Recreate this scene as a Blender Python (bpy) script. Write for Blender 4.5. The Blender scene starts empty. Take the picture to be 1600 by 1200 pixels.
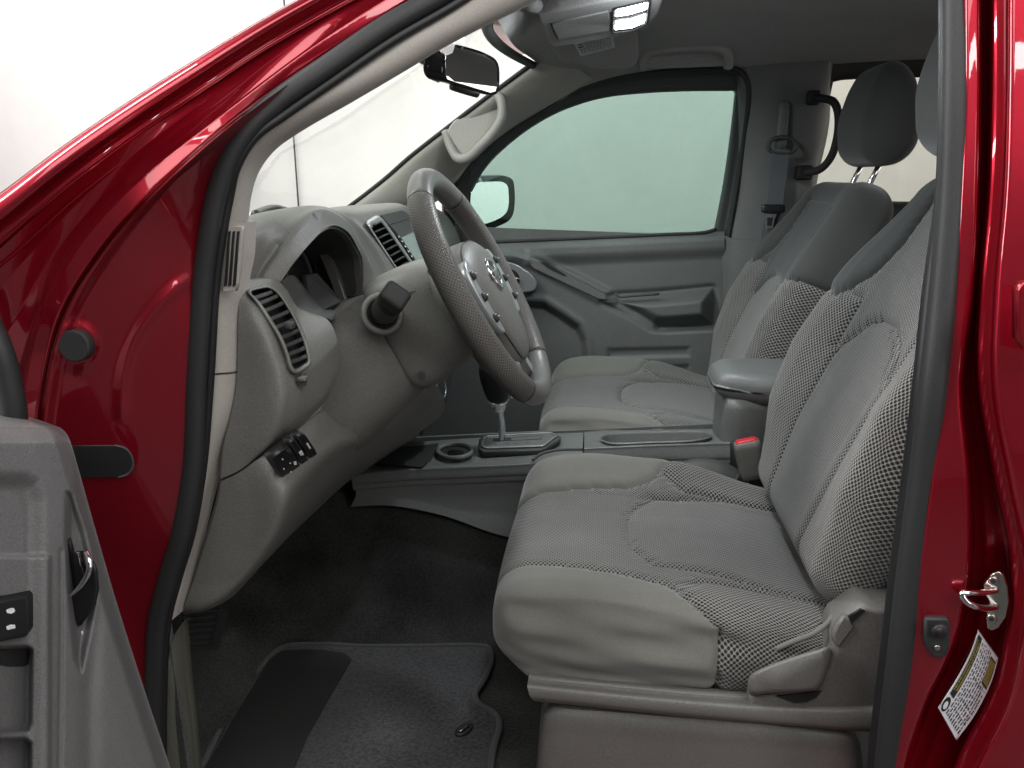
import bpy, bmesh, math, random
import numpy as np
from mathutils import Vector, Matrix

random.seed(7); rng = np.random.default_rng(7)
SC = bpy.context.scene
COL = SC.collection
R = math.radians

# ------------------------------------------------------------------ camera
YAW, PITCH, F, ZC = 7.2, 15.5, 1150.0, 1.40
cam_d = bpy.data.cameras.new('camera')
cam = bpy.data.objects.new('camera', cam_d); COL.objects.link(cam)
cam.location = (0, 0, ZC); cam.rotation_euler = (R(90 - PITCH), 0, R(YAW))
cam_d.sensor_width = 36; cam_d.lens = F / 1600 * 36
cam_d.clip_start = 0.02; cam_d.clip_end = 100
SC.camera = cam

# ------------------------------------------------------------------ world (plain studio ambience) and lamps
W = bpy.data.worlds.new('World'); SC.world = W; W.use_nodes = True
bg = W.node_tree.nodes['Background']
bg.inputs[0].default_value = (1.0, 0.985, 0.97, 1); bg.inputs[1].default_value = 0.07

def area(name, loc, aim, sx, sy, power, col=(1, 1, 1)):
    d = bpy.data.lights.new(name, 'AREA'); d.shape = 'RECTANGLE'; d.size = sx; d.size_y = sy
    d.energy = power; d.color = col
    o = bpy.data.objects.new(name, d); COL.objects.link(o); o.location = loc
    v = Vector(aim) - Vector(loc); o.rotation_euler = v.to_track_quat('-Z', 'Y').to_euler()
    return o
area('studio_ceiling_panel', (0.8, -0.35, 3.2), (0.75, -0.25, 0.0), 4.2, 1.7, 68, (1, 0.995, 0.98))
area('studio_strip_lamp', (1.1, -1.6, 3.1), (0.4, 0.9, 0.9), 2.4, 0.10, 10, (1, 0.985, 0.97))
area('studio_side_softbox', (2.3, -1.3, 2.1), (0.5, 0.8, 1.0), 0.7, 1.5, 18, (1, 0.98, 0.96))
area('studio_strip_lamp', (-2.4, 0.2, 3.0), (-0.6, 1.6, 1.0), 0.5, 3.0, 120, (1, 0.99, 0.975))
area('studio_wall_lamp', (-1.3, 2.9, 4.0), (-1.5, 5.0, 1.5), 8.0, 0.6, 225, (1, 0.985, 0.965))
area('added_rear_wall_fill', (4.0, 3.2, 3.3), (6.4, 3.4, 1.4), 2.4, 0.5, 240, (1, 0.99, 0.98))  # added fill, brightens the out-of-view rear wall that the door mirror reflects
area('studio_roof_lamp', (0.2, 3.4, 3.0), (0.1, 1.6, 0.8), 2.4, 0.5, 12, (0.97, 1.0, 0.98))

vs = SC.view_settings
SC.display_settings.display_device = 'sRGB'
vs.view_transform = 'Standard'; vs.look = 'None'; vs.exposure = 0.30; vs.gamma = 1.0; vs.use_curve_mapping = False
SC.cycles.use_denoising = True
SC.cycles.max_bounces = 7; SC.cycles.diffuse_bounces = 4; SC.cycles.transparent_max_bounces = 12

# ------------------------------------------------------------------ measuring helpers
_p, _t = R(YAW), R(PITCH)
CF = np.array([-math.sin(_p) * math.cos(_t), math.cos(_p) * math.cos(_t), -math.sin(_t)])
CR = np.array([math.cos(_p), math.sin(_p), 0.0]); CU = np.cross(CR, CF); CO = np.array([0, 0, ZC])
def ray(x, y): return CF * F + CR * (x - 800) - CU * (y - 600)
def P(x, y, Y):                      # sight line through a photo pixel meets the lateral plane y = Y
    d = ray(x, y); return CO + d * (Y / d[1])
def PN(x, y, p0, n):
    d = ray(x, y); n = np.array(n, float); return CO + d * (((np.array(p0) - CO) @ n) / (d @ n))
def PX(x, y, X): return PN(x, y, (X, 0, 0), (1, 0, 0))
def PZ(x, y, z): return PN(x, y, (0, 0, z), (0, 0, 1))
def A(*v): return np.array(v, float)
def PS(seq): return [P(*q) for q in seq]
def ss(a, b, x):
    t = np.clip((x - a) / (b - a), 0, 1); return t * t * (3 - 2 * t)

# ------------------------------------------------------------------ mesh helpers
def spline(pts, n, mode='s', closed=False):
    p = np.array(pts, float); k = len(p)
    if closed: p = np.vstack([p[-2:], p, p[:3]])
    d = np.maximum(np.linalg.norm(np.diff(p, axis=0), axis=1), 1e-6)
    dt = d ** 0.5 if mode == 's' else d
    t = np.concatenate([[0], np.cumsum(dt)])
    m = np.zeros_like(p); s = np.diff(p, axis=0) / dt[:, None]
    m[1:-1] = (s[1:] * dt[:-1, None] + s[:-1] * dt[1:, None]) / (dt[1:] + dt[:-1])[:, None]
    m[0] = s[0]; m[-1] = s[-1]
    if closed: q = np.linspace(t[2], t[2 + k], n, endpoint=False)
    else: q = np.linspace(t[0], t[-1], n)
    i = np.clip(np.searchsorted(t, q, 'right') - 1, 0, len(dt) - 1)
    h = dt[i][:, None]; u = ((q - t[i]) / dt[i])[:, None]
    if mode == 'l': return p[i] * (1 - u) + p[i + 1] * u
    return ((2*u**3 - 3*u**2 + 1) * p[i] + (u**3 - 2*u**2 + u) * h * m[i] + (-2*u**3 + 3*u**2) * p[i + 1] + (u**3 - u**2) * h * m[i + 1])
def loft(rows, nu, nv, mu='s', mv='s'):
    a = [spline(r, nu, mu) for r in rows]
    a = np.array(a)
    return np.stack([spline(a[:, j], nv, mv) for j in range(nu)], axis=1)   # (nv, nu, 3)

def link(name, me, mats, parent=None):
    o = bpy.data.objects.new(name, me); COL.objects.link(o)
    for m in (mats if isinstance(mats, (list, tuple)) else [mats]): me.materials.append(m)
    if parent: adopt(o, parent)
    return o
def adopt(o, parent):
    o.parent = parent
    if parent.get('base'): o.matrix_parent_inverse = Matrix.Translation(-Vector(parent['base']))
def mesh(name, v, f, mats, parent=None, smooth=True, uv=None, flat=None):
    me = bpy.data.meshes.new(name)
    me.from_pydata([tuple(map(float, q)) for q in v], [], f)
    if smooth:
        sm = np.ones(len(f), bool)
        if flat is not None: sm[flat:] = False
        me.polygons.foreach_set('use_smooth', sm)
    if uv is not None:
        l = me.uv_layers.new(name='UVMap')
        vi = np.zeros(len(me.loops), int); me.loops.foreach_get('vertex_index', vi)
        l.data.foreach_set('uv', np.array(uv, float)[vi].ravel())
    me.update()
    return link(name, me, mats, parent)
def griduv(G):
    nv, nu, _ = G.shape
    du = np.linalg.norm(np.diff(G, axis=1), axis=2); U = np.zeros((nv, nu)); U[:, 1:] = np.cumsum(du, axis=1)
    dv = np.linalg.norm(np.diff(G, axis=0), axis=2); V = np.zeros((nv, nu)); V[1:, :] = np.cumsum(dv, axis=0)
    U -= U[:, nu // 2:nu // 2 + 1]; V -= V[nv // 2:nv // 2 + 1, :]
    return np.stack([U, V], -1).reshape(-1, 2)
def proj(v):
    d = np.asarray(v) - CO; z = d @ CF; return 800 + F * (d @ CR) / z, 600 - F * (d @ CU) / z
def sheet(name, G, mat, parent=None, off=None, smooth=True, holes=()):
    nv, nu, _ = G.shape
    idx = np.arange(nv * nu).reshape(nv, nu)
    q = np.stack([idx[:-1, :-1], idx[:-1, 1:], idx[1:, 1:], idx[1:, :-1]], -1).reshape(-1, 4).tolist()
    v = G.reshape(-1, 3); uv = griduv(G)
    if holes:                             # real openings: drop the quads inside each outline
        fc = v[np.array(q)].mean(1); hx, hy = proj(fc); keep = np.ones(len(q), bool)
        for h_ in holes: keep &= sd(h_, hx, hy) > 0
        q = [f for f, k in zip(q, keep) if k]
    if off is None: return mesh(name, v, q, mat, parent, smooth, uv)
    off = np.array(off, float); n0 = len(v); nf = len(q)
    vb = v + off
    allv = [v, vb]; alluv = [uv, uv]
    q += [[a + n0 for a in reversed(f)] for f in q]
    ring = np.concatenate([idx[0, :], idx[1:, -1], idx[-1, -2::-1], idx[-2:0:-1, 0]])
    m = len(ring); b = 2 * n0
    allv += [v[ring], vb[ring]]; alluv += [uv[ring], uv[ring]]
    for i in range(m):
        j = (i + 1) % m; q.append([b + i, b + m + i, b + m + j, b + j])
    return mesh(name, np.vstack(allv), q, mat, parent, smooth, np.vstack(alluv), flat=nf)

def frames(p, closed=False):
    n = len(p); t = np.gradient(p, axis=0)
    if closed: t = np.roll(p, -1, 0) - np.roll(p, 1, 0)
    t /= np.linalg.norm(t, axis=1)[:, None] + 1e-12
    up = A(0, 0, 1) if abs(t[0][2]) < .9 else A(0, 1, 0)
    a = np.cross(up, t[0]); a /= np.linalg.norm(a); N = [a]
    for i in range(1, n):
        a = N[-1] - t[i] * (N[-1] @ t[i]); a /= np.linalg.norm(a) + 1e-12; N.append(a)
    N = np.array(N); return t, N, np.cross(t, N)
def tube(name, pts, r, mat, parent=None, n=40, seg=12, mode='s', closed=False, ry=None, cap=True, raw=False, fix=None):
    p = np.array(pts, float) if raw else spline(pts, n, mode, closed)
    n = len(p); t, N, B = frames(p, closed)
    if fix is not None:                   # keep the profile's first axis at right angles to a fixed direction
        fx = np.array(fix, float); N = np.cross(t, fx); N /= np.linalg.norm(N, axis=1)[:, None]; B = np.cross(t, N)
    rr = np.interp(np.linspace(0, 1, n), np.linspace(0, 1, len(r)), r) if np.ndim(r) else np.full(n, r)
    k = 1.0 if ry is None else ry / (r if not np.ndim(r) else max(r))
    ang = np.linspace(0, 2 * math.pi, seg, endpoint=False)
    v = p[:, None] + rr[:, None, None] * (np.cos(ang)[None, :, None] * N[:, None] + k * np.sin(ang)[None, :, None] * B[:, None])
    v = v.reshape(-1, 3); f = []
    for i in range(n if closed else n - 1):
        j = (i + 1) % n
        for a in range(seg):
            b = (a + 1) % seg; f.append([i*seg + a, i*seg + b, j*seg + b, j*seg + a])
    L = np.concatenate([[0], np.cumsum(np.linalg.norm(np.diff(p, axis=0), axis=1))])
    rm = rr.mean(); uv = np.stack(np.broadcast_arrays(L[:, None], np.abs(ang - math.pi)[None] * rm), -1).reshape(-1, 2)
    if cap and not closed:
        f.append(list(range(seg))[::-1]); f.append([(n-1)*seg + a for a in range(seg)])
    return mesh(name, v, f, mat, parent, True, uv)
def ringloft(name, rings, mat, parent=None, capends=True, nv=None):
    rings = np.array(rings, float)
    if nv: rings = np.stack([spline(rings[:, j], nv) for j in range(rings.shape[1])], axis=1)
    n, s, _ = rings.shape; v = rings.reshape(-1, 3); f = []
    for i in range(n - 1):
        for a in range(s):
            b = (a + 1) % s; f.append([i*s + a, i*s + b, (i+1)*s + b, (i+1)*s + a])
    if capends: f.append(list(range(s))[::-1]); f.append([(n-1)*s + a for a in range(s)])
    uv = griduv(rings)
    return mesh(name, v, f, mat, parent, True, uv)
def sring(c, ax, ay, w, h, e=3.0, n=36):          # superellipse ring round c in the plane ax, ay
    a = np.linspace(0, 2 * math.pi, n, endpoint=False)
    x = np.sign(np.cos(a)) * np.abs(np.cos(a)) ** (2 / e) * w; y = np.sign(np.sin(a)) * np.abs(np.sin(a)) ** (2 / e) * h
    return np.array(c)[None] + x[:, None] * np.array(ax)[None] + y[:, None] * np.array(ay)[None]
def plate(name, pts, off, mat, parent=None, bev=0.0015, smoothn=None, steps=3):
    """closed planar outline (3-D points), thickened by off (points away from the viewer), front edge rounded"""
    p = np.array(pts, float)
    if smoothn: p = spline(p, smoothn, 's', True)
    off = np.array(off, float); c = p.mean(0)
    nrm = np.zeros(3)
    for i in range(len(p)): nrm += np.cross(p[i] - c, p[(i + 1) % len(p)] - c)
    nrm /= np.linalg.norm(nrm)
    if nrm @ off > 0: nrm = -nrm; p = p[::-1]
    t = np.roll(p, -1, 0) - np.roll(p, 1, 0); t /= np.linalg.norm(t, axis=1)[:, None] + 1e-12
    ins = np.cross(nrm, t)
    rings = []
    for k in range(steps + 1):
        a = k / steps * math.pi / 2
        rings.append(p + ins * bev * (1 - math.sin(a)) - nrm * bev * (1 - math.cos(a)))
    rings.append(p + off); n = len(p); v = np.vstack(rings); f = [list(range(n))]
    for i in range(len(rings) - 1):
        for a in range(n):
            b = (a + 1) % n; f.append([i*n + b, i*n + a, (i+1)*n + a, (i+1)*n + b])
    f.append([(len(rings) - 1)*n + a for a in range(n)][::-1])
    o = mesh(name, v, f, mat, parent, True, v[:, :2])
    fl = o.data.polygons; fl[0].use_smooth = False; fl[len(fl) - 1].use_smooth = False
    return o
def rbox_data(h, r, n=10):
    """rounded box as cube-face grids: list of (verts, uv) with shared parametrisation"""
    h = np.array(h, float); out_v, out_f, out_uv, base = [], [], [], 0
    for ax in range(3):
        for sg in (-1, 1):
            a, b = [i for i in range(3) if i != ax]
            na, nb = (n if np.ndim(n) == 0 else n[a]), (n if np.ndim(n) == 0 else n[b])
            ga, gb = np.linspace(-h[a], h[a], na + 1), np.linspace(-h[b], h[b], nb + 1)
            Am, Bm = np.meshgrid(ga, gb, indexing='ij'); p = np.zeros(Am.shape + (3,))
            p[..., a] = Am; p[..., b] = Bm; p[..., ax] = sg * h[ax]
            q = np.clip(p, -(h - r), h - r); d = p - q; L = np.linalg.norm(d, axis=-1, keepdims=True)
            v = q + d / np.maximum(L, 1e-9) * r
            idx = np.arange(Am.size).reshape(Am.shape) + base
            f = np.stack([idx[:-1, :-1], idx[1:, :-1], idx[1:, 1:], idx[:-1, 1:]], -1).reshape(-1, 4)
            if sg * (1 if ax != 1 else -1) < 0: f = f[:, ::-1]
            out_v.append(v.reshape(-1, 3)); out_f.append(f); base += Am.size
            un = np.stack([Am + (0 if ax != 0 else 0), Bm], -1).reshape(-1, 2)
            if ax == 2: u2 = un                                   # top, bottom: x, y
            elif ax == 1: u2 = un * A(1, 1) + A(0, sg * (h[1] - h[2]) * 0)   # sides: x, z
            else: u2 = un[:, ::-1] * A(1, 1)
            out_uv.append(u2)
    return np.vstack(out_v), np.vstack(out_f), np.vstack(out_uv)
def rbox(name, size, r, mat, parent=None, loc=(0, 0, 0), axes=None, n=8, deform=None):
    v, f, uv = rbox_data(np.array(size) / 2, min(r, min(size) / 2 - 1e-5), n)
    if deform: v = deform(v)
    if axes is not None: v = v @ np.array(axes, float)
    v = v + np.array(loc, float)
    o = mesh(name, v, f.tolist(), mat, parent, True, uv); weld(o); return o
def weld(o, d=1e-5):
    b = bmesh.new(); b.from_mesh(o.data); bmesh.ops.remove_doubles(b, verts=b.verts, dist=d)
    bmesh.ops.recalc_face_normals(b, faces=b.faces); b.to_mesh(o.data); b.free()
def disc(name, c, n, r, depth, mat, parent=None, seg=32, bev=None):
    n = np.array(n, float); n /= np.linalg.norm(n); up = A(0, 0, 1) if abs(n[2]) < .9 else A(1, 0, 0)
    a = np.cross(up, n); a /= np.linalg.norm(a); b = np.cross(n, a)
    t = np.linspace(0, 2 * math.pi, seg, endpoint=False)
    pts = np.array(c)[None] + r * (np.cos(t)[:, None] * a + np.sin(t)[:, None] * b)
    return plate(name, pts, -n * depth, mat, parent, bev=bev if bev else min(depth, r) * .25)
def torus(name, c, n, Rr, r, mat, parent=None, seg=48, k=10, squash=1):
    n = np.array(n, float); n /= np.linalg.norm(n); up = A(0, 0, 1) if abs(n[2]) < .9 else A(1, 0, 0)
    a = np.cross(up, n); a /= np.linalg.norm(a); b = np.cross(n, a)
    t = np.linspace(0, 2 * math.pi, seg, endpoint=False)
    pts = np.array(c)[None] + Rr * (np.cos(t)[:, None] * a + squash * np.sin(t)[:, None] * b)
    return tube(name, pts, r, mat, parent, seg=k, closed=True, raw=True)
def sd(poly, X, Y):                                 # signed distance to a polygon, negative inside
    p = np.array(poly, float); d = np.full(X.shape, 1e9); s = np.ones(X.shape)
    for i in range(len(p)):
        a, b = p[i], p[i - 1]; e = b - a; wx, wy = X - a[0], Y - a[1]
        t = np.clip((wx * e[0] + wy * e[1]) / (e @ e + 1e-12), 0, 1)
        d = np.minimum(d, (wx - e[0] * t) ** 2 + (wy - e[1] * t) ** 2)
        c1 = Y >= a[1]; c2 = Y < b[1]; c3 = e[0] * wy > e[1] * wx
        s = np.where((c1 & c2 & c3) | (~c1 & ~c2 & ~c3), -s, s)
    return s * np.sqrt(d)
def dline(pts, X, Y):                               # distance to an open polyline
    p = np.array(pts, float); d = np.full(X.shape, 1e9)
    for i in range(len(p) - 1):
        a, b = p[i], p[i + 1]; e = b - a; wx, wy = X - a[0], Y - a[1]
        t = np.clip((wx * e[0] + wy * e[1]) / (e @ e + 1e-12), 0, 1)
        d = np.minimum(d, (wx - e[0] * t) ** 2 + (wy - e[1] * t) ** 2)
    return np.sqrt(d)
def textgeo(s):
    c = bpy.data.curves.new('lettering', 'FONT'); c.body = s; c.align_x = 'CENTER'; c.align_y = 'CENTER'; c.resolution_u = 2
    o = bpy.data.objects.new('lettering', c); COL.objects.link(o)
    bpy.context.view_layer.update()
    me = bpy.data.meshes.new_from_object(o.evaluated_get(bpy.context.evaluated_depsgraph_get()))
    v = np.array([q.co[:2] for q in me.vertices]); f = [list(q.vertices) for q in me.polygons]
    bpy.data.objects.remove(o); bpy.data.curves.remove(c); bpy.data.meshes.remove(me)
    return v, f
def text(name, s, fn, mat, parent):
    """lettering laid on a surface: fn maps (u, v) in units of the letter size to 3-D"""
    v, f = textgeo(s)
    return mesh(name, np.array([fn(a, b) for a, b in v]), f, mat, parent, False)

# ------------------------------------------------------------------ materials
def nt(name):
    m = bpy.data.materials.new(name); m.use_nodes = True; t = m.node_tree
    return m, t, t.nodes['Principled BSDF']
def N(t, typ, **kw):
    n = t.nodes.new(typ)
    for k, v in kw.items():
        if k in ('operation', 'blend_type', 'data_type', 'feature', 'noise_dimensions', 'interpolation_type'): setattr(n, k, v)
        else: n.inputs[k].default_value = v
    return n
def pl(name, col, rough=.5, grain=0.0, gs=900, spec=.5, metal=0, coat=0, var=.06, sheen=0):
    m, t, b = nt(name); L = t.links
    b.inputs['Roughness'].default_value = rough; b.inputs['Specular IOR Level'].default_value = spec
    b.inputs['Metallic'].default_value = metal; b.inputs['Coat Weight'].default_value = coat; b.inputs['Coat Roughness'].default_value = .03
    if sheen: b.inputs['Sheen Weight'].default_value = sheen; b.inputs['Sheen Roughness'].default_value = .5
    co = N(t, 'ShaderNodeTexCoord')
    nz = N(t, 'ShaderNodeTexNoise', Scale=7.0, Detail=5.0, Roughness=.6); L.new(co.outputs['Object'], nz.inputs['Vector'])
    mr = N(t, 'ShaderNodeMapRange'); mr.inputs[1].default_value = .3; mr.inputs[2].default_value = .7
    mr.inputs[3].default_value = 1 - var; mr.inputs[4].default_value = 1 + var
    L.new(nz.outputs['Fac'], mr.inputs[0])
    mx = N(t, 'ShaderNodeVectorMath', operation='MULTIPLY'); mx.inputs[0].default_value = col
    L.new(mr.outputs[0], mx.inputs[1]); L.new(mx.outputs[0], b.inputs['Base Color'])
    if grain:
        n2 = N(t, 'ShaderNodeTexNoise', Scale=float(gs), Detail=2.0); L.new(co.outputs['Object'], n2.inputs['Vector'])
        g2 = N(t, 'ShaderNodeMapRange'); g2.inputs[1].default_value = .3; g2.inputs[2].default_value = .7; g2.inputs[3].default_value = .86; g2.inputs[4].default_value = 1.14
        L.new(n2.outputs['Fac'], g2.inputs[0]); my = N(t, 'ShaderNodeVectorMath', operation='MULTIPLY')
        L.new(mx.outputs[0], my.inputs[0]); L.new(g2.outputs[0], my.inputs[1]); L.new(my.outputs[0], b.inputs['Base Color'])
        bp = N(t, 'ShaderNodeBump', Strength=grain, Distance=.001); L.new(n2.outputs['Fac'], bp.inputs['Height'])
        L.new(bp.outputs[0], b.inputs['Normal'])
    return m
def dots(name, light, dark, pitch, hole=.26, soft=.1, ratio=1.0, bump=.6, rough=.85, sheen=.25, rot=0.0):
    m, t, b = nt(name); L = t.links
    b.inputs['Roughness'].default_value = rough; b.inputs['Specular IOR Level'].default_value = .2
    b.inputs['Sheen Weight'].default_value = sheen
    co = N(t, 'ShaderNodeUVMap'); mp = N(t, 'ShaderNodeMapping'); mp.inputs['Scale'].default_value = (1 / pitch, ratio / pitch, 0)
    mp.inputs['Rotation'].default_value = (0, 0, rot)
    L.new(co.outputs[0], mp.inputs[0]); ds = []
    for o in (0, .5):
        a = N(t, 'ShaderNodeVectorMath', operation='ADD'); a.inputs[1].default_value = (o, o, 0); L.new(mp.outputs[0], a.inputs[0])
        fr = N(t, 'ShaderNodeVectorMath', operation='FRACTION'); L.new(a.outputs[0], fr.inputs[0])
        sb = N(t, 'ShaderNodeVectorMath', operation='SUBTRACT'); sb.inputs[1].default_value = (.5, .5, 0); L.new(fr.outputs[0], sb.inputs[0])
        ml = N(t, 'ShaderNodeVectorMath', operation='MULTIPLY'); ml.inputs[1].default_value = (1, 1, 0); L.new(sb.outputs[0], ml.inputs[0])
        ln = N(t, 'ShaderNodeVectorMath', operation='LENGTH'); L.new(ml.outputs[0], ln.inputs[0]); ds.append(ln)
    mn = N(t, 'ShaderNodeMath', operation='MINIMUM'); L.new(ds[0].outputs['Value'], mn.inputs[0]); L.new(ds[1].outputs['Value'], mn.inputs[1])
    mr = N(t, 'ShaderNodeMapRange', interpolation_type='SMOOTHSTEP'); mr.inputs[1].default_value = hole - soft; mr.inputs[2].default_value = hole + soft
    L.new(mn.outputs[0], mr.inputs[0])
    oc = N(t, 'ShaderNodeTexCoord'); nz = N(t, 'ShaderNodeTexNoise', Scale=9.0, Detail=6.0); L.new(oc.outputs['Object'], nz.inputs['Vector'])
    vr = N(t, 'ShaderNodeMapRange'); vr.inputs[1].default_value = .3; vr.inputs[2].default_value = .7; vr.inputs[3].default_value = .9; vr.inputs[4].default_value = 1.1
    L.new(nz.outputs['Fac'], vr.inputs[0])
    mx = N(t, 'ShaderNodeMix', data_type='RGBA'); mx.inputs[6].default_value = (*dark, 1); mx.inputs[7].default_value = (*light, 1)
    L.new(mr.outputs[0], mx.inputs[0])
    mv = N(t, 'ShaderNodeVectorMath', operation='MULTIPLY'); L.new(mx.outputs[2], mv.inputs[0]); L.new(vr.outputs[0], mv.inputs[1])
    L.new(mv.outputs[0], b.inputs['Base Color'])
    bp = N(t, 'ShaderNodeBump', Strength=bump, Distance=.0015); L.new(mr.outputs[0], bp.inputs['Height']); L.new(bp.outputs[0], b.inputs['Normal'])
    return m
def weave(name, col, sc=1500., rough=.9):
    m, t, b = nt(name); L = t.links
    b.inputs['Roughness'].default_value = rough; b.inputs['Specular IOR Level'].default_value = .15; b.inputs['Sheen Weight'].default_value = .3
    uv = N(t, 'ShaderNodeUVMap'); mp = N(t, 'ShaderNodeMapping'); mp.inputs['Rotation'].default_value = (0, 0, .6); L.new(uv.outputs[0], mp.inputs[0])
    wv = t.nodes.new('ShaderNodeTexWave'); wv.inputs['Scale'].default_value = 110; wv.inputs['Distortion'].default_value = .6; L.new(mp.outputs[0], wv.inputs['Vector'])
    co = N(t, 'ShaderNodeTexCoord'); nz = N(t, 'ShaderNodeTexNoise', Scale=500., Detail=3.); L.new(co.outputs['Object'], nz.inputs['Vector'])
    n2 = N(t, 'ShaderNodeTexNoise', Scale=8., Detail=5.); L.new(co.outputs['Object'], n2.inputs['Vector'])
    ad = N(t, 'ShaderNodeMath', operation='MULTIPLY_ADD'); ad.inputs[1].default_value = .25; L.new(wv.outputs['Fac'], ad.inputs[0]); L.new(nz.outputs['Fac'], ad.inputs[2])
    a2 = N(t, 'ShaderNodeMath', operation='ADD'); L.new(ad.outputs[0], a2.inputs[0]); L.new(n2.outputs['Fac'], a2.inputs[1])
    mr = N(t, 'ShaderNodeMapRange'); mr.inputs[1].default_value = .7; mr.inputs[2].default_value = 1.6; mr.inputs[3].default_value = .78; mr.inputs[4].default_value = 1.2
    L.new(a2.outputs[0], mr.inputs[0])
    mx = N(t, 'ShaderNodeVectorMath', operation='MULTIPLY'); mx.inputs[0].default_value = col; L.new(mr.outputs[0], mx.inputs[1])
    L.new(mx.outputs[0], b.inputs['Base Color'])
    bp = N(t, 'ShaderNodeBump', Strength=.35, Distance=.0006); L.new(ad.outputs[0], bp.inputs['Height']); L.new(bp.outputs[0], b.inputs['Normal'])
    return m
def carpet(name, col, sc=420., var=.5, low=.5):
    m, t, b = nt(name); L = t.links
    b.inputs['Roughness'].default_value = 1; b.inputs['Specular IOR Level'].default_value = .05; b.inputs['Sheen Weight'].default_value = .2
    co = N(t, 'ShaderNodeTexCoord'); nz = N(t, 'ShaderNodeTexNoise', Scale=sc, Detail=4., Roughness=.7); L.new(co.outputs['Object'], nz.inputs['Vector'])
    n2 = N(t, 'ShaderNodeTexNoise', Scale=6., Detail=4.); L.new(co.outputs['Object'], n2.inputs['Vector'])
    ad = N(t, 'ShaderNodeMath', operation='MULTIPLY_ADD'); ad.inputs[1].default_value = low; L.new(n2.outputs['Fac'], ad.inputs[0]); L.new(nz.outputs['Fac'], ad.inputs[2])
    mr = N(t, 'ShaderNodeMapRange'); mr.inputs[1].default_value = .25 + low * .5; mr.inputs[2].default_value = .75 + low * .5; mr.inputs[3].default_value = 1 - var; mr.inputs[4].default_value = 1 + var
    L.new(ad.outputs[0], mr.inputs[0])
    mx = N(t, 'ShaderNodeVectorMath', operation='MULTIPLY'); mx.inputs[0].default_value = col; L.new(mr.outputs[0], mx.inputs[1]); L.new(mx.outputs[0], b.inputs['Base Color'])
    bp = N(t, 'ShaderNodeBump', Strength=.9, Distance=.003); L.new(nz.outputs['Fac'], bp.inputs['Height']); L.new(bp.outputs[0], b.inputs['Normal'])
    return m
def glass(name, tint, rough=0.0, refl=1.45, dust=.10):
    m = bpy.data.materials.new(name); m.use_nodes = True; t = m.node_tree; t.nodes.clear(); L = t.links
    o = t.nodes.new('ShaderNodeOutputMaterial'); mx = t.nodes.new('ShaderNodeMixShader')
    tr = t.nodes.new('ShaderNodeBsdfTransparent'); tr.inputs[0].default_value = (*tint, 1)
    gl = t.nodes.new('ShaderNodeBsdfGlossy'); gl.inputs['Roughness'].default_value = rough
    fr = t.nodes.new('ShaderNodeFresnel')
    ge = t.nodes.new('ShaderNodeNewGeometry'); ir = t.nodes.new('ShaderNodeMapRange')      # same reflection from either face of the pane
    ir.inputs[3].default_value = refl; ir.inputs[4].default_value = 1 / refl
    L.new(ge.outputs['Backfacing'], ir.inputs[0]); L.new(ir.outputs[0], fr.inputs[0])
    L.new(fr.outputs[0], mx.inputs[0]); L.new(tr.outputs[0], mx.inputs[1]); L.new(gl.outputs[0], mx.inputs[2])
    co = t.nodes.new('ShaderNodeTexCoord'); nz = t.nodes.new('ShaderNodeTexNoise'); nz.inputs['Scale'].default_value = 5.; nz.inputs['Detail'].default_value = 7.; nz.inputs['Roughness'].default_value = .65
    L.new(co.outputs['Object'], nz.inputs['Vector']); dm = t.nodes.new('ShaderNodeMapRange'); dm.inputs[1].default_value = .42; dm.inputs[2].default_value = .75; dm.inputs[4].default_value = dust
    L.new(nz.outputs['Fac'], dm.inputs[0]); df = t.nodes.new('ShaderNodeBsdfDiffuse'); df.inputs[0].default_value = (.5, .5, .45, 1)
    m2 = t.nodes.new('ShaderNodeMixShader'); L.new(dm.outputs[0], m2.inputs[0]); L.new(mx.outputs[0], m2.inputs[1]); L.new(df.outputs[0], m2.inputs[2]); L.new(m2.outputs[0], o.inputs[0])
    return m
def paint(name):
    m, t, b = nt(name); L = t.links
    co = N(t, 'ShaderNodeTexCoord'); vo = t.nodes.new('ShaderNodeTexVoronoi'); vo.inputs['Scale'].default_value = 1800
    L.new(co.outputs['Object'], vo.inputs['Vector'])
    mr = N(t, 'ShaderNodeMapRange'); mr.inputs[3].default_value = .85; mr.inputs[4].default_value = 1.2; L.new(vo.outputs['Color'], mr.inputs[0])
    mx = N(t, 'ShaderNodeVectorMath', operation='MULTIPLY'); mx.inputs[0].default_value = (.32, .0035, .017); L.new(mr.outputs[0], mx.inputs[1])
    L.new(mx.outputs[0], b.inputs['Base Color'])
    b.inputs['Metallic'].default_value = .75; b.inputs['Roughness'].default_value = .34
    b.inputs['Coat Weight'].default_value = 1.0; b.inputs['Coat Roughness'].default_value = .025; b.inputs['Coat IOR'].default_value = 1.6
    nz = N(t, 'ShaderNodeTexNoise', Scale=60., Detail=2.); L.new(co.outputs['Object'], nz.inputs['Vector'])
    bp = N(t, 'ShaderNodeBump', Strength=.02, Distance=.002); L.new(nz.outputs['Fac'], bp.inputs['Height']); L.new(bp.outputs[0], b.inputs['Coat Normal'])
    return m
def emit(name, col, s):
    m, t, b = nt(name); b.inputs['Base Color'].default_value = (*col, 1)
    b.inputs['Emission Color'].default_value = (*col, 1); b.inputs['Emission Strength'].default_value = s; return m

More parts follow.
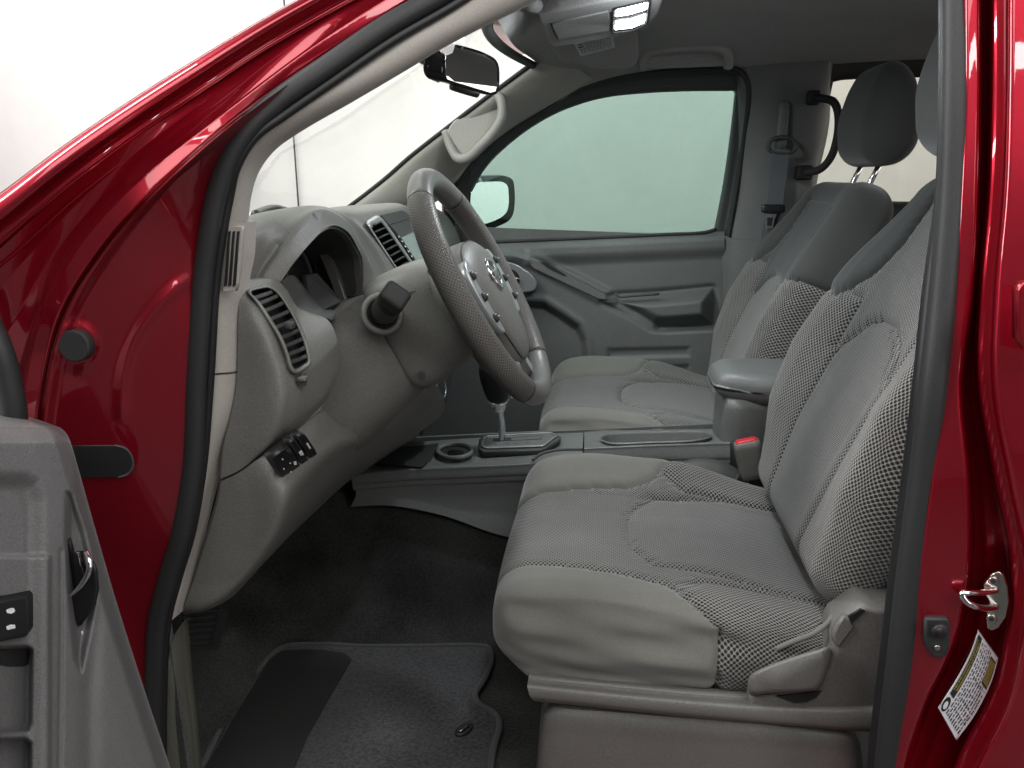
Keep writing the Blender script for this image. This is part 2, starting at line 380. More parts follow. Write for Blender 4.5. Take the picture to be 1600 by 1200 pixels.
M = dict(
    paint=paint('red_paint'), rubber=pl('black_rubber', (.017, .018, .019), .55, .25, 500), lip=pl('rubber_lip', (.008, .008, .009), .5),
    pillar=pl('beige_trim', (.36, .335, .305), .6, .25, 900), grip_far=pl('grip_plastic', (.25, .242, .225), .55, .2, 700), pillar_far=pl('beige_trim_far', (.35, .337, .308), .55, .2, 700),
    dash=pl('grey_trim', (.125, .123, .114), .5, .5, 420), dash_dark=pl('dark_trim', (.045, .045, .044), .6, .4, 420),
    door=pl('door_trim', (.115, .121, .119), .55, .4, 380), neardoor=pl('near_door_trim', (.125, .123, .124), .5, .5, 520),
    liner=pl('headliner_cloth', (.33, .325, .32), .95, .6, 420, spec=.1), black=pl('black_plastic', (.012, .012, .013), .4),
    blackgloss=pl('gloss_black', (.006, .006, .007), .12), blackmat=pl('soft_black', (.018, .018, .018), .7, .3, 700),
    silver=pl('silver_plastic', (.33, .34, .35), .35, metal=.6), chrome=pl('chrome', (.75, .75, .76), .12, metal=1, var=.02),
    steel=pl('zinc_steel', (.55, .53, .48), .25, metal=1, var=.1),
    grip=dots('perforated_leather', (.105, .100, .094), (.022, .021, .020), .0052, .17, .09, bump=.5, rough=.42, sheen=0),
    rimplain=pl('rim_plastic', (.105, .102, .098), .36, .12, 600),
    hub=pl('hub_plastic', (.100, .098, .092), .5, .4, 450),
    mesh=dots('seat_mesh', (.245, .240, .229), (.022, .021, .020), .0063, .27, .10, 1.15, bump=1.0),
    coarse=dots('seat_bolster_mesh', (.25, .240, .228), (.018, .017, .016), .0076, .28, .10, 1.1, bump=1.0),
    insert=dots('seat_insert_mesh', (.22, .216, .209), (.022, .021, .020), .0068, .25, .10, 1.35, bump=.9),
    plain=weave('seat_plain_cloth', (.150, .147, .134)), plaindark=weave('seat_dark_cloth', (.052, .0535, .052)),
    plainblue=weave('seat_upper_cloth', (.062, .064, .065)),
    belt=weave('belt_webbing', (.11, .118, .13)), shield=pl('seat_shield', (.135, .131, .123), .5, .5, 420),
    carpet=carpet('cabin_carpet', (.030, .031, .029), 240., .7, 1.0), mat=carpet('mat_pile', (.048, .048, .050), 160., .65), matedge=carpet('mat_edge', (.062, .062, .063), 900., .2),
    pad=pl('heel_pad', (.017, .017, .017), .7, .5, 300), console=pl('console_trim', (.118, .122, .120), .45, .5, 420),
    red=pl('red_button', (.55, .02, .03), .4), white=pl('white_print', (.75, .75, .74), .6), yellow=pl('yellow_print', (.55, .45, .08), .6), ink=pl('black_print', (.012, .012, .012), .6),
    paper=pl('sticker_paper', (.62, .62, .66), .35), screen=pl('screen_glass', (.20, .24, .22), .08), lens=emit('lamp_lens', (.92, .96, 1.0), 22.0),
    mirror=pl('mirror_glass', (.85, .88, .88), .01, metal=1, var=0), sill=pl('sill_trim', (.075, .075, .06), .55, .3),
    windscreen=glass('windscreen_glass', (.84, .895, .865), refl=1.10, dust=.03), window=glass('window_glass', (.535, .65, .615), dust=.035), rearglass=glass('rear_glass', (.70, .715, .68), refl=1.12, dust=.03),
    wall=pl('studio_wall', (.83, .785, .770), .9, var=.02), ground=pl('studio_floor', (.08, .08, .08), .6),
)

def tagit(o, label=None, cat=None, kind=None, group=None):
    for k, v in (('label', label), ('category', cat), ('kind', kind), ('group', group)):
        if v: o[k] = v
    return o
def empty(name, loc=(0, 0, 0), parent=None):
    o = bpy.data.objects.new(name, None); COL.objects.link(o); o.empty_display_size = .1
    o.location = loc
    if any(loc): o['base'] = loc
    if parent: adopt(o, parent)
    return o

# ================================================================== the setting
wx = np.linspace(-9, 6, 301)
def wall_y(x):
    y = np.full_like(x, 5.0) + .012 * np.sin(x * 2.1) + .006 * np.sin(x * 5.3 + 1)
    for c, w_, h_ in ((-1.34, .05, .012), (-1.22, .035, -.010), (-1.0, .09, .012), (-2.9, .08, .012), (1.1, .06, .012)): y -= h_ * np.exp(-((x - c) / w_) ** 2)
    return y
prof = [(5.0, 0), (4.95, 4.2)]
Gw = np.array([[(x, yy - (.9 if z < .0 else 0), z) for x, yy in zip(wx, wall_y(wx))] for z in np.linspace(0, 4.4, 12)])
tagit(sheet('backdrop', Gw, M['wall'], None, (0, .05, 0)), kind='structure')
xs_ = P(459, 260, 4.97)
tagit(tube('wall_joint', [A(xs_[0], 4.985, 0.1), A(xs_[0] + .02, 4.985, 3.9)], .006, M['ink'], None, n=6, seg=6, mode='l'), kind='structure')
Gr = np.array([[(6.0 + .9 * math.sin(a_) if a_ < 1.571 else 6.9, 4.1 + .9 * math.cos(a_) if a_ < 1.571 else 4.1 - (a_ - 1.571) * 3, z) for a_ in np.linspace(0, 4, 60)] for z in np.linspace(0, 4.4, 6)])
tagit(sheet('backdrop', Gr, M['wall'], None, (.05, .05, 0)), kind='structure')
g = mesh('ground', [(-9, -4, 0), (7, -4, 0), (7, 5.2, 0), (-9, 5.2, 0)], [[0, 1, 2, 3]], M['ground'], None, False)
tagit(g, kind='structure')

# ================================================================== the truck
T = empty('pickup_truck', (0.1, 1.51, 0.0))
tagit(T, 'red pickup truck with its driver door open onto a grey cloth interior', 'truck')

# ---- painted front body: windscreen pillar, fender edge and hinge pillar
LX = [-160, -80, 0, 100, 200, 300, 425, 560, 700]
LT = [410, 356, 301, 226, 158, 95, 20, -52, -120]; LD = [.64, .66, .685, .72, .76, .80, .86, .93, 1.0]
LR = [54, 48, 43, 37, 32.5, 28, 23, 20, 18]; LB = [90, 82, 75, 61, 54, 49.5, 44, 40, 36]
L0 = list(zip(LX, LT, LD)); L1 = [(x, t + r, d - .016) for x, t, r, d in zip(LX, LT, LR, LD)]; L2 = [(x, t + b, d - .004) for x, t, b, d in zip(LX, LT, LB, LD)]
def shift(Ls, dx, dy, dY): return [(a + dx, b + dy, c + dY) for a, b, c in Ls]
def mid(La, Lb, k, dY=0): return [tuple(np.array(a) * (1 - k) + np.array(b) * k + A(0, 0, dY)) for a, b in zip(La, Lb)]
rows = [[P(*q) + A(.0, .10, -.03) for q in L0], [P(*q) + A(0, .03, 0) for q in L0], PS(L0), PS(mid(L0, L1, .3, -.008)), PS(mid(L0, L1, .7, -.006)), PS(mid(L0, L1, .9, -.002)), PS(L1), PS(shift(L1, 0, 4, .010)), PS(shift(L2, 0, -5, .008)), PS(shift(L2, 0, -1, .002)), PS(shift(L2, 0, 3, -.003)), PS(shift(L2, 0, 7, -.002)), PS(shift(L2, 0, 11, .006)), PS(shift(L2, 0, 16, .008))]
sheet('fender_edge', loft(rows, 110, 110), M['paint'], T, (.0, .02, -.01))
# inner panel from that step to the raised bead, and beyond the bead to the seal
J0 = shift(L2, 0, 13, .006)
BE = [(14, 1180, .70), (16, 960, .70), (20, 760, .70), (38, 600, .70), (62, 490, .705), (118, 385, .715), (205, 290, .735), (330, 190, .785), (492, 68, .885), (700, -64, .98)]   # bead, left edge
BR = [(40, 1180, .695), (44, 960, .695), (52, 760, .695), (66, 600, .695), (95, 490, .70), (148, 402, .712), (228, 308, .732), (345, 202, .790), (500, 90, .890), (705, -42, .98)]  # bead, right edge
J0b = [(-200, 900, .66), (-170, 700, .66), (-130, 520, .665)] + J0[2:9]
def hollow(k, d): return [P(*(np.array(a) * (1 - k) + np.array(b) * k + A(0, 0, d * w))) for a, b, w in zip(J0b, BE, (1, 1, 1, 1, 1, .7, .25, 0, 0, 0))]
rows = [PS(J0b), hollow(.25, .010), hollow(.55, .016), hollow(.85, .014), hollow(.95, .008), PS(BE), PS(mid(BE, BR, .12, -.003)), PS(mid(BE, BR, .9, -.003)), PS(BR), PS(shift(BR, 3, 2, .010)), PS(shift(BR, 14, 6, .012))]
sheet('pillar_panel', loft(rows, 110, 110, mv='l'), M['paint'], T, (0, .02, 0))
# hinge pillar: relief sheet right of the bead
SO = [(225, 1260), (232, 1100), (242, 960), (274, 860), (294, 740), (298, 600), (305, 450), (324, 320), (340, 262), (360, 220), (410, 172), (560, 70), (700, -10)]
def along(seq, n): return spline([(*q, 0) for q in seq], n)[:, :2]
bl = along([(q[0] + 8, q[1] + 2) for q in BR], 130); sr = along(SO[:-1], 130)
u = np.linspace(0, 1, 120)[None, :, None]; G2 = bl[:, None] * (1 - u) + sr[:, None] * u
X2, Y2 = G2[..., 0], G2[..., 1]
yb = spline([(q[1], q[2], 0) for q in BR], 130)[:, 1][:, None]; sy = np.interp(np.linspace(0, 1, 130), [0, .55, .75, .9, 1], [.765, .772, .79, .82, .88])[:, None]
dep = (yb + .004) * (1 - u[..., 0]) + sy * u[..., 0]
dep = dep + .006 * ss(0, .10, u[..., 0])
cre = dline(along([(300, 430), (262, 462), (225, 505), (203, 545), (192, 590), (190, 640)], 40), X2, Y2)
side = ss(-6, 6, (X2 - np.interp(Y2, [430, 462, 505, 545, 590, 900], [300, 262, 225, 203, 192, 190])))
dep = dep - .0028 * np.exp(-(cre / 9) ** 2) * ss(420, 450, Y2)
boss = np.hypot(X2 - 117, (Y2 - 540)); dep = dep - .004 * (1 - ss(30, 42, boss))
G3 = np.array([[P(X2[i, j], Y2[i, j], dep[i, j]) for j in range(120)] for i in range(130)])
sheet('hinge_pillar', G3, M['paint'], T, (0, .03, 0))
def HPd(a, b): return dep[np.unravel_index(np.argmin((X2 - a) ** 2 + (Y2 - b) ** 2), X2.shape)]
pl0 = P(114, 541, HPd(122, 541) - .013)
disc('round_plug', pl0, (.1, -1, .05), .0172, .012, M['blackmat'], T, bev=.002)
hp = [(60, 697), (178, 696), (196, 701), (206, 714), (207, 730), (199, 741), (184, 746), (60, 748)]
oy = (HPd(110, 722), HPd(205, 722))
plate('oval_plug', [P(a, b, oy[0] + (oy[1] - oy[0]) * (a - 110) / 95 - .0022) for a, b in hp], (0, .01, 0), M['black'], T, bev=.0008)
tube('plug_rim', [P(a, b, oy[0] + (oy[1] - oy[0]) * (a - 110) / 95 - .002) for a, b in hp[1:-1]], .0014, M['dash_dark'], T, n=40, seg=8)

# ---- painted centre pillar
yy_ = [-60, 0, 150, 300, 450, 600, 750, 900, 1000, 1100, 1200, 1280]
b0 = [1494, 1494, 1494, 1488, 1478, 1460, 1442, 1420, 1405, 1392, 1378, 1366]
b1 = [1532, 1531, 1531, 1528, 1520, 1503, 1514, 1512, 1492, 1447, 1414, 1400]
b2 = [1572, 1571, 1570, 1565, 1552, 1548, 1574, 1602, 1594, 1572, 1522, 1490]
yt = np.interp(yy_, [-60, 300, 700, 1280], [.87, .82, .775, .765])
def col_(xs, dx, dY): return [P(x + dx, y, t + dY) for x, y, t in zip(xs, yy_, yt)]
rows = [col_(b0, 6, .02), col_(b0, 9, .004), col_(b0, 16, -.002), col_(b1, -6, -.004), col_(b1, -2, -.003), col_(b1, 2, .003), col_(b1, 6, .018),
        [P(.75 * x + .25 * z + 4, y, t + .028) for x, z, y, t in zip(b1, b2, yy_, yt)], [P(.3 * x + .7 * z, y, t + .030) for x, z, y, t in zip(b1, b2, yy_, yt)], col_(b2, -8, .022), col_(b2, -2, -.012), col_(b2, 1, -.022), col_(b2, 5, -.028), col_(b2, 10, -.031), col_(b2, 50, -.036), col_(b2, 110, -.04), col_(b2, 330, -.045)]
sheet('centre_pillar', loft(rows, 130, 140, mv='l'), M['paint'], T, (0, .03, 0))
# pressed dimples of the pillar: a small swelling and a low rib, and the rear door's edge at the right
plate('rear_door_shut', [P(a, b, .715) for a, b in ((1590, 455), (1599, 440), (1660, 440), (1660, 560), (1598, 545), (1590, 530))], (0, .01, 0), M['paint'], T, bev=.003)

# ---- weatherstrips
SL = [(800, -82, .99), (700, -15, .94), (600, 43, .895), (505, 108, .855), (430, 160, .825), (386, 201, .805), (357, 248, .795), (338, 305, .79), (326, 370, .787), (316, 450, .785), (307, 600, .78), (301, 730, .775), (284, 830, .77), (262, 905, .77), (246, 970, .77), (240, 1080, .77), (240, 1260, .77)]
tube('door_seal', PS(SL), .0118, M['rubber'], T, n=130, seg=18, ry=.010, fix=(0, 1, 0))
tube('seal_lip', [P(a + (12 if b < 250 else 20 if b < 620 else 15), b + (21 if b < 200 else 12 if b < 250 else 2), c + (.004 if b < 250 else .010)) for a, b, c in SL], .0056, M['lip'], T, n=130, seg=10)
SB = [(1496, -70, .89), (1495, 150, .85), (1490, 300, .83), (1478, 450, .81), (1462, 600, .79), (1444, 750, .785), (1424, 900, .78), (1410, 1020, .775), (1394, 1150, .775), (1380, 1280, .775)]
tube('door_seal', [P(a - 3, b, c) for a, b, c in SB], .0140, M['rubber'], T, n=90, seg=16, ry=.012, fix=(0, 1, 0))
tube('seal_lip', [P(a - 22 + (8 if b < 320 else 0), b, c + .02) for a, b, c in SB], .0095, M['lip'], T, n=90, seg=10)
# inner trim of the centre pillar behind the seal
sheet('pillar_trim', loft([[P(a - 24 + (10 if b < 320 else 0), b, c + .02) for a, b, c in SB], [P(a - 5, b, c + .05) for a, b, c in SB], [P(a + 60, b, c + .12) for a, b, c in SB]], 60, 12), M['dash_dark'], T, (.01, 0, 0))

# ---- near windscreen pillar trim and its downward strip
E1 = [(920, -45, 1.05), (840, 0, .99), (775, 31, .96), (700, 70, .93), (640, 106, .905), (560, 153, .875), (470, 205, .85), (430, 234, .84), (405, 268, .835), (393, 305, .83), (388, 345, .83)]
U1 = [(870, -108, 1.0), (770, -46, .97), (700, -2, .945), (612, 52, .905), (560, 84, .885), (510, 120, .862), (438, 170, .83), (394, 208, .815), (364, 250, .807), (346, 305, .803), (336, 350, .80)]
rows = [PS(mid(U1, U1, 0, .016)), PS(mid(U1, E1, .12, .008)), PS(mid(U1, E1, .4, -.002)), PS(mid(U1, E1, .7, 0)), PS(mid(U1, E1, .95, .012)), [P(*q) + A(-.012, .025, 0) for q in E1]]
sheet('windscreen_pillar_trim', loft(rows, 90, 24), M['pillar'], T, (-.01, .01, 0))
E2 = [(388, 347, .83), (386, 400, .83), (378, 440, .825), (373, 500, .82), (370, 580, .815)]
U2 = [(336, 347, .80), (329, 400, .798), (323, 450, .796), (318, 510, .794), (314, 585, .792)]
rows = [PS(U2), PS(mid(U2, E2, .5, -.003)), PS(mid(U2, E2, .93, .004)), [P(*q) + A(0, .02, 0) for q in E2]]
sheet('side_trim', loft(rows, 40, 16), M['pillar'], T, (-.01, .01, 0))
E3 = [(370, 584, .815), (362, 645, .81), (345, 705, .81), (322, 790, .805), (303, 870, .80), (285, 955, .80)]
U3 = [(314, 589, .792), (312, 650, .789), (310, 730, .787), (300, 815, .785), (278, 900, .784), (262, 975, .784)]
rows = [PS(U3), PS(mid(U3, E3, .5, -.003)), PS(mid(U3, E3, .93, .004)), [P(*q) + A(0, .02, 0) for q in E3]]
sheet('side_trim', loft(rows, 40, 16), M['pillar'], T, (-.01, .01, 0))
# demister grille let into the strip
gr = empty('demister_grille', (0, 0, 0), T)
fr = [(357, 353), (378, 353), (379, 362), (372, 440), (368, 455), (347, 455)]
plate('frame', [P(a, b, .797) for a, b in fr], (0, .006, 0), M['pillar'], gr, bev=.0015)
for k, (xa, xb) in enumerate(((356, 349.5), (363, 356), (370, 363))):
    plate('slot', [P(a, b, .7955) for a, b in ((xa, 362), (xa + 4, 361), (xb + 4.6, 446), (xb, 448))], (0, .002, 0), M['black'], gr, bev=.0004)

# ---- windscreen
F1 = [(520, 340, 2.14), (540, 327, 2.12), (600, 281, 2.10), (640, 246, 2.08), (700, 199, 2.05), (760, 153, 2.02), (833, 99, 1.98), (862, 78, 1.96)]
near = spline([P(q[0], q[1], q[2] + .02) for q in E1[::-1][:9]] , 40)
near = near[:, :] ; far = spline(PS(F1[:-1]), 40)
top = [P(775, 30, 1.02), P(788, 52, 1.35), P(806, 76, 1.7), P(833, 99, 1.98)]
near = spline([P(300, 372, .86), P(372, 300, .855), P(410, 216, .86), P(455, 182, .87), P(548, 130, .90), P(630, 84, .93), P(690, 48, .955), P(768, 8, 1.03)], 40)
Gs = np.zeros((24, 40, 3))
for i, w in enumerate(np.linspace(0, 1, 24)):
    Gs[i] = near * (1 - w) + far * w + A(-.10, 0, .02) * (4 * w * (1 - w)) * np.linspace(1.1, .45, 40)[:, None]
sheet('windscreen', Gs, M['windscreen'], T)
tube('windscreen_edge', [p + A(0, -.004, 0) for p in far], .006, M['ink'], T, raw=True, seg=8)
hd = spline([Gs[i, -1] for i in range(24)], 30)
tube('windscreen_edge', hd + A(.0, 0, -.004), .010, M['ink'], T, raw=True, seg=8)
# wiper resting at the foot of the glass
tube('wiper_arm', [P(398, 335, 1.35), P(418, 327, 1.45), P(430, 325, 1.5), P(446, 329, 1.55)], .008, M['black'], T, n=14, seg=6)
# cowl below the glass
sheet('cowl', loft([[P(300, 420, .9), P(420, 352, 1.2), P(520, 345, 1.7), P(560, 343, 2.1)], [A(-.95, .8, 1.22), A(-1.05, 1.2, 1.24), A(-1.05, 1.7, 1.24), A(-.95, 2.2, 1.22)]], 30, 6), M['blackmat'], T, (0, 0, -.02))

# ---- far windscreen pillar
Rf = [(600, 345, 2.20), (672, 318, 2.19), (712, 285, 2.18), (740, 251, 2.17), (795, 205, 2.145), (850, 170, 2.12), (894, 143, 2.09), (925, 122, 2.07)]
rows = [[P(*q) + A(-.01, .04, 0) for q in F1], PS(F1), PS(mid(F1, Rf, .12, -.02)), PS(mid(F1, Rf, .5, -.035)), PS(mid(F1, Rf, .85, -.02)), PS(Rf), [P(*q) + A(0, .04, 0) for q in Rf]]
sheet('windscreen_pillar_trim', loft(rows, 60, 30), M['pillar_far'], T, (0, .015, 0))
hh = empty('pillar_grip', (0, 0, 0), T)
tube('grip_bar', PS([(697, 205, 2.045), (704, 228, 2.035), (716, 247, 2.02), (732, 246, 2.005), (752, 228, 1.99), (772, 206, 1.985), (784, 184, 1.985), (784, 160, 1.995), (779, 150, 2.01)]), .0130, M['grip_far'], hh, n=50, seg=16)
plate('grip_base', [P(a, b, 2.032) for a, b in ((699, 204), (765, 150), (783, 158), (782, 184), (750, 226), (722, 246), (706, 232))], (0, .03, 0), M['pillar_far'], hh, bev=.004, smoothn=40)

# ---- headliner
hp0 = [P(765, 15, .99), P(778, 33, 1.12), P(790, 52, 1.4), P(808, 76, 1.72), P(840, 99, 1.98), P(893, 142, 2.09)]
def roof(x, z1=1.668, z0=1.745, yf=2.10): return [A(x, .93, z1 + .01), A(x, 1.06, z0 - .02), A(x, 1.45, z0), A(x, 1.78, z0 - .008), A(x, 1.98, z0 - .035), A(x, yf, z1)]
rows = [hp0, [A(-.12, .97, 1.645), A(-.12, 1.1, 1.70), A(-.12, 1.45, 1.715), A(-.12, 1.76, 1.705), A(-.115, 1.98, 1.67), P(945, 124, 2.10)],
        [*roof(.03, 1.655, 1.735)[:-1], P(1020, 111, 2.105)], [*roof(.22)[:-1], P(1120, 104, 2.11)], [*roof(.34)[:-1], P(1180, 108, 2.12)], [*roof(.60)[:-1], P(1300, 100, 2.14)], [*roof(.95)[:-1], P(1470, 92, 2.15)], [*roof(1.5)[:-1], A(1.5, 2.16, 1.68)]]
sheet('headliner', loft(rows, 50, 80), M['liner'], T, (0, 0, .02))
sheet('roof_skin', loft([[q + A(0, 0, .05) for q in r] for r in ([A(-.27, .97, 1.66), A(-.27, 1.5, 1.68), A(-.27, 2.05, 1.66)], [A(.3, .9, 1.71), A(.3, 1.5, 1.77), A(.3, 2.15, 1.71)], [A(1.5, .9, 1.71), A(1.5, 1.5, 1.77), A(1.5, 2.15, 1.71)])], 20, 20), M['paint'], T, (0, 0, .01))
# overhead console with the lit map lamp
oc = empty('overhead_console', (0, 0, 0), T)
p0 = P(930, 50, 1.52); nn = A(.05, -.12, -1)
def OC(a, b, d=0): return PN(a, b, p0 + A(0, 0, -d), nn)
plate('housing', [OC(a, b) for a, b in ((840, 22), (880, 16), (1010, -12), (1040, -14), (1030, 22), (1010, 46), (955, 60), (868, 74), (856, 68))], (0, 0, .035), M['liner'], oc, bev=.006)
plate('storage_lid', [OC(a, b, .003) for a, b in ((862, 38), (950, 19), (954, 48), (872, 62))], (0, 0, .01), M['liner'], oc, bev=.0025)
tube('lid_gap', [OC(955, 20, .002), OC(956, 34, .002), OC(953, 48, .002)], .0014, M['ink'], oc, n=8, seg=6)
tube('lid_gap', [OC(861, 37, .002), OC(865, 50, .002), OC(872, 62, .002)], .0014, M['ink'], oc, n=8, seg=6)
tube('lens_frame', [OC(a, b, .002) for a, b in ((959, 14), (1015, 1), (1011, 36), (990, 47), (957, 51), (959, 14))], .002, M['dash_dark'], oc, n=60, seg=8, mode='l')
plate('lens_bed', [OC(a, b, .0015) for a, b in ((960, 15), (1014, 2), (1010, 36), (990, 46), (958, 50))], (0, 0, .004), M['dash_dark'], oc, bev=.0005)
plate('lamp_lens', [OC(a, b, .0035) for a, b in ((963, 17), (985, 12), (1012, 5), (1011, 15), (985, 23), (962, 26.5))], (0, 0, .008), M['lens'], oc, bev=.002)
plate('lamp_lens', [OC(a, b, .0035) for a, b in ((962, 34.5), (985, 31.5), (1009, 24), (1007, 36), (988, 44), (961, 47))], (0, 0, .008), M['lens'], oc, bev=.002)
d = bpy.data.lights.new('map_lamp_light', 'AREA'); d.shape = 'RECTANGLE'; d.size = .05; d.size_y = .04; d.energy = 3.4; d.color = (.90, .96, 1.0)
lo = bpy.data.objects.new('map_lamp_light', d); COL.objects.link(lo); lp = OC(985, 27, .012); lo.location = lp; adopt(lo, oc)
d = bpy.data.lights.new('map_lamp_glow', 'POINT'); d.shadow_soft_size = .015; d.energy = 0.45; d.color = (.90, .96, 1.0)
lo = bpy.data.objects.new('map_lamp_glow', d); COL.objects.link(lo); lo.location = OC(985, 27, .045); adopt(lo, oc)
# passenger sun visor with its caution sticker
sv = empty('sun_visor', (0, 0, 0), T)
v0 = P(930, 85, 1.86); vn = A(.0, -.33, -1)
def SV(a, b, d=0): return PN(a, b, v0 + A(0, -d * .3, -d), vn)
plate('visor_panel', [SV(a, b) for a, b in ((852, 62), (862, 80), (882, 101), (903, 100), (918, 106), (945, 109), (984, 107), (996, 97), (997, 75), (990, 48), (955, 54), (880, 66))], (0, .005, .018), M['liner'], sv, bev=.005, smoothn=60)
st = [(896, 67), (957, 54), (961, 74), (907, 88)]
plate('caution_sticker', [SV(a, b, .001) for a, b in st], (0, 0, .0008), M['paper'], sv, bev=.0002)
def stk(u_, v_):
    q = [np.array(s_, float) for s_ in st]; a = q[0] * (1 - u_) + q[1] * u_; b = q[3] * (1 - u_) + q[2] * u_; c = a * (1 - v_) + b * v_; return SV(c[0], c[1], .0024)
vv, ff = [], []
def quad(u0, u1, v0_, v1): 
    i = len(vv); vv.extend([stk(u0, v0_), stk(u1, v0_), stk(u1, v1), stk(u0, v1)]); ff.append([i, i + 1, i + 2, i + 3])
for r_ in range(8):
    a = .07
    while a < .9:
        w = random.uniform(.02, .09)
        if not (r_ < 4 and a < .22): quad(a, min(a + w, .93), .09 + r_ * .11, .13 + r_ * .11)
        a += w + .025
quad(.06, .2, .36, .44); quad(.06, .2, .2, .26)
mesh('printed_lines', vv, ff, M['ink'], sv, False)
vv, ff = [], []; quad(.86, .95, .06, .26); mesh('yellow_mark', vv, ff, M['yellow'], sv, False)
tube('visor_clip', [P(826, 4, 1.35), P(838, 9, 1.4), P(850, 6, 1.45)], .012, M['liner'], T, n=12, seg=10)
# far assist grip
ag = empty('assist_grip', (0, 0, 0), T)
tube('grip_bar', PS([(1006, 106, 2.04), (1006, 92, 2.02), (1014, 81, 2.00), (1040, 75, 1.985), (1075, 73, 1.985), (1110, 72, 1.985), (1132, 78, 2.00), (1138, 90, 2.02), (1138, 104, 2.04)]), .0125, M['liner'], ag, n=50, seg=14)
plate('grip_base', [P(a, b, 2.025) for a, b in ((1012, 86), (1040, 78), (1110, 76), (1134, 84), (1136, 103), (1010, 108))], (0, .03, .02), M['liner'], ag, bev=.004)

# ================================================================== passenger door
dr = empty('passenger_door', (0, 0, 0), T)
OUT = [(712, 288, 2.19), (740, 250, 2.175), (795, 204, 2.15), (850, 169, 2.13), (893, 143, 2.11), (950, 125, 2.11), (1020, 113, 2.11), (1080, 109, 2.11), (1140, 107, 2.11), (1158, 113, 2.112), (1168, 128, 2.115), (1170, 150, 2.12), (1163, 215, 2.15), (1152, 290, 2.18), (1136, 385, 2.20)]
INN = [(733, 300, 2.235), (755, 262, 2.225), (800, 218, 2.20), (852, 183, 2.18), (900, 162, 2.165), (950, 149, 2.16), (1020, 142, 2.155), (1080, 139.5, 2.15), (1140, 139, 2.15), (1150, 139, 2.15), (1152, 142, 2.15), (1151, 155, 2.155), (1144, 215, 2.18), (1133, 290, 2.21), (1114, 385, 2.235)]
rows = [[P(*q) + A(0, .03, 0) for q in OUT], PS(OUT), PS(mid(OUT, INN, .22, .004)), PS(mid(OUT, INN, .3, .02)), PS(INN), [P(*q) + A(0, .03, 0) for q in INN]]
sheet('window_frame', loft(rows, 110, 26, mv='s'), pl('frame_dark', (.042, .050, .048), .6), dr, (0, .02, 0))
tube('window_seal', [P(a, b, c - .004) for a, b, c in OUT], .007, M['rubber'], dr, n=110, seg=10)
GL = [(700, 330), (733, 300), (755, 262), (800, 218), (852, 180), (900, 158), (950, 145), (1020, 137), (1150, 134), (1156, 150), (1148, 215), (1136, 300), (1124, 372), (900, 385), (700, 392)]
g0 = P(1000, 250, 2.225); gn = A(0, -1, -.17)
plate('window_glass', [PN(a, b, g0, gn) for a, b in GL], (0, .004, 0), M['window'], dr, bev=.0003)
tube('belt_seal', PS([(690, 384, 2.205), (760, 379, 2.205), (900, 373, 2.205), (1040, 366.5, 2.205), (1100, 363.5, 2.205), (1120, 358, 2.205)]), .0055, M['rubber'], dr, n=40, seg=8)
plate('glass_mark', [PN(a, b, g0 + A(0, -.006, 0), gn) for a, b in ((1088, 122), (1106, 121), (1105, 127), (1087, 127))], (0, .001, 0), M['ink'], dr, bev=.0002)

# inner panel as one sculpted sheet
nx, ny = 230, 190
px = np.linspace(660, 1132, nx)[None, :].repeat(ny, 0)
t = np.linspace(0, 1, ny)[:, None]
topy = np.interp(px[0], [660, 770, 1000, 1132], [386, 378, 368, 362])[None, :]
py = topy + (735 - topy) * t ** 1.15
dY = np.full(px.shape, 2.205)
dY += -.022 * ss(0, 14, py - topy) + .020 * ss(22, 44, py - topy - 0)            # shoulder ledge then the recessed upper field
ridge = [(640, 380), (800, 390), (826, 398), (870, 425), (948, 462), (960, 470), (1000, 492), (1030, 512), (1115, 510), (1140, 510), (1140, 760), (640, 760)]
low = sd(ridge, px, py); dY += -.036 * (1 - ss(-9, 3, low))
armp = [(944, 470), (960, 464), (1030, 460), (1112, 452), (1114, 470), (1112, 506), (1040, 512), (1020, 510), (990, 492)]
am = sd(armp, px, py); dY += -.052 * (1 - ss(-20, 2, am)) + .010 * np.exp(-((am - 4) / 4) ** 2)
pok = [(640, 470), (830, 470), (852, 472), (880, 490), (906, 508), (916, 530), (920, 570), (920, 760), (640, 760)]
pk = sd(pok, px, py); dY += .034 * (1 - ss(-10, 1, pk)) - .004 * np.exp(-((pk - 5) / 5) ** 2)
for yr in (552, 580, 608, 636):
    rb = sd([(950, yr - 7), (1078, yr - 10), (1078, yr + 5), (950, yr + 8)], px, py); dY += .007 * (1 - ss(-5, 3, rb))
dY += -.012 * np.exp(-(sd([(828, 396), (950, 458), (958, 470), (940, 470), (826, 412)], px, py).clip(0) / 6) ** 2)
pt = np.array([[P(px[i, j], py[i, j], dY[i, j]) for j in range(nx)] for i in range(ny)])
sheet('door_panel', pt, M['door'], dr, (0, .05, 0))
plate('grip_insert', [P(a, b, 2.150) for a, b in ((828, 403), (846, 409), (946, 459), (948, 468), (936, 468), (834, 420), (827, 412))], (0, .01, 0), M['door'], dr, bev=.003)
plate('airbag_print', [P(a, b, 2.147) for a, b in ((843, 409), (853, 410), (885, 430), (882, 432), (858, 420))], (0, .001, 0), M['ink'], dr, bev=.0002)
tube('pull_edge', PS([(962, 457, 2.165), (966, 463, 2.160), (990, 462, 2.157), (1030, 459, 2.157)]), .004, M['dash_dark'], dr, n=16, seg=8)
hb = empty('door_release', (0, 0, 0), dr)
hb.name = 'door_release'
hp_ = [(786, 410), (800, 411), (818, 420), (834, 433), (839, 444), (834, 454), (820, 457), (795, 457), (784, 450)]
o = plate('handle_bezel', [P(a, b, 2.138) for a, b in hp_], (0, .008, 0), M['silver'], dr, bev=.003, smoothn=50)
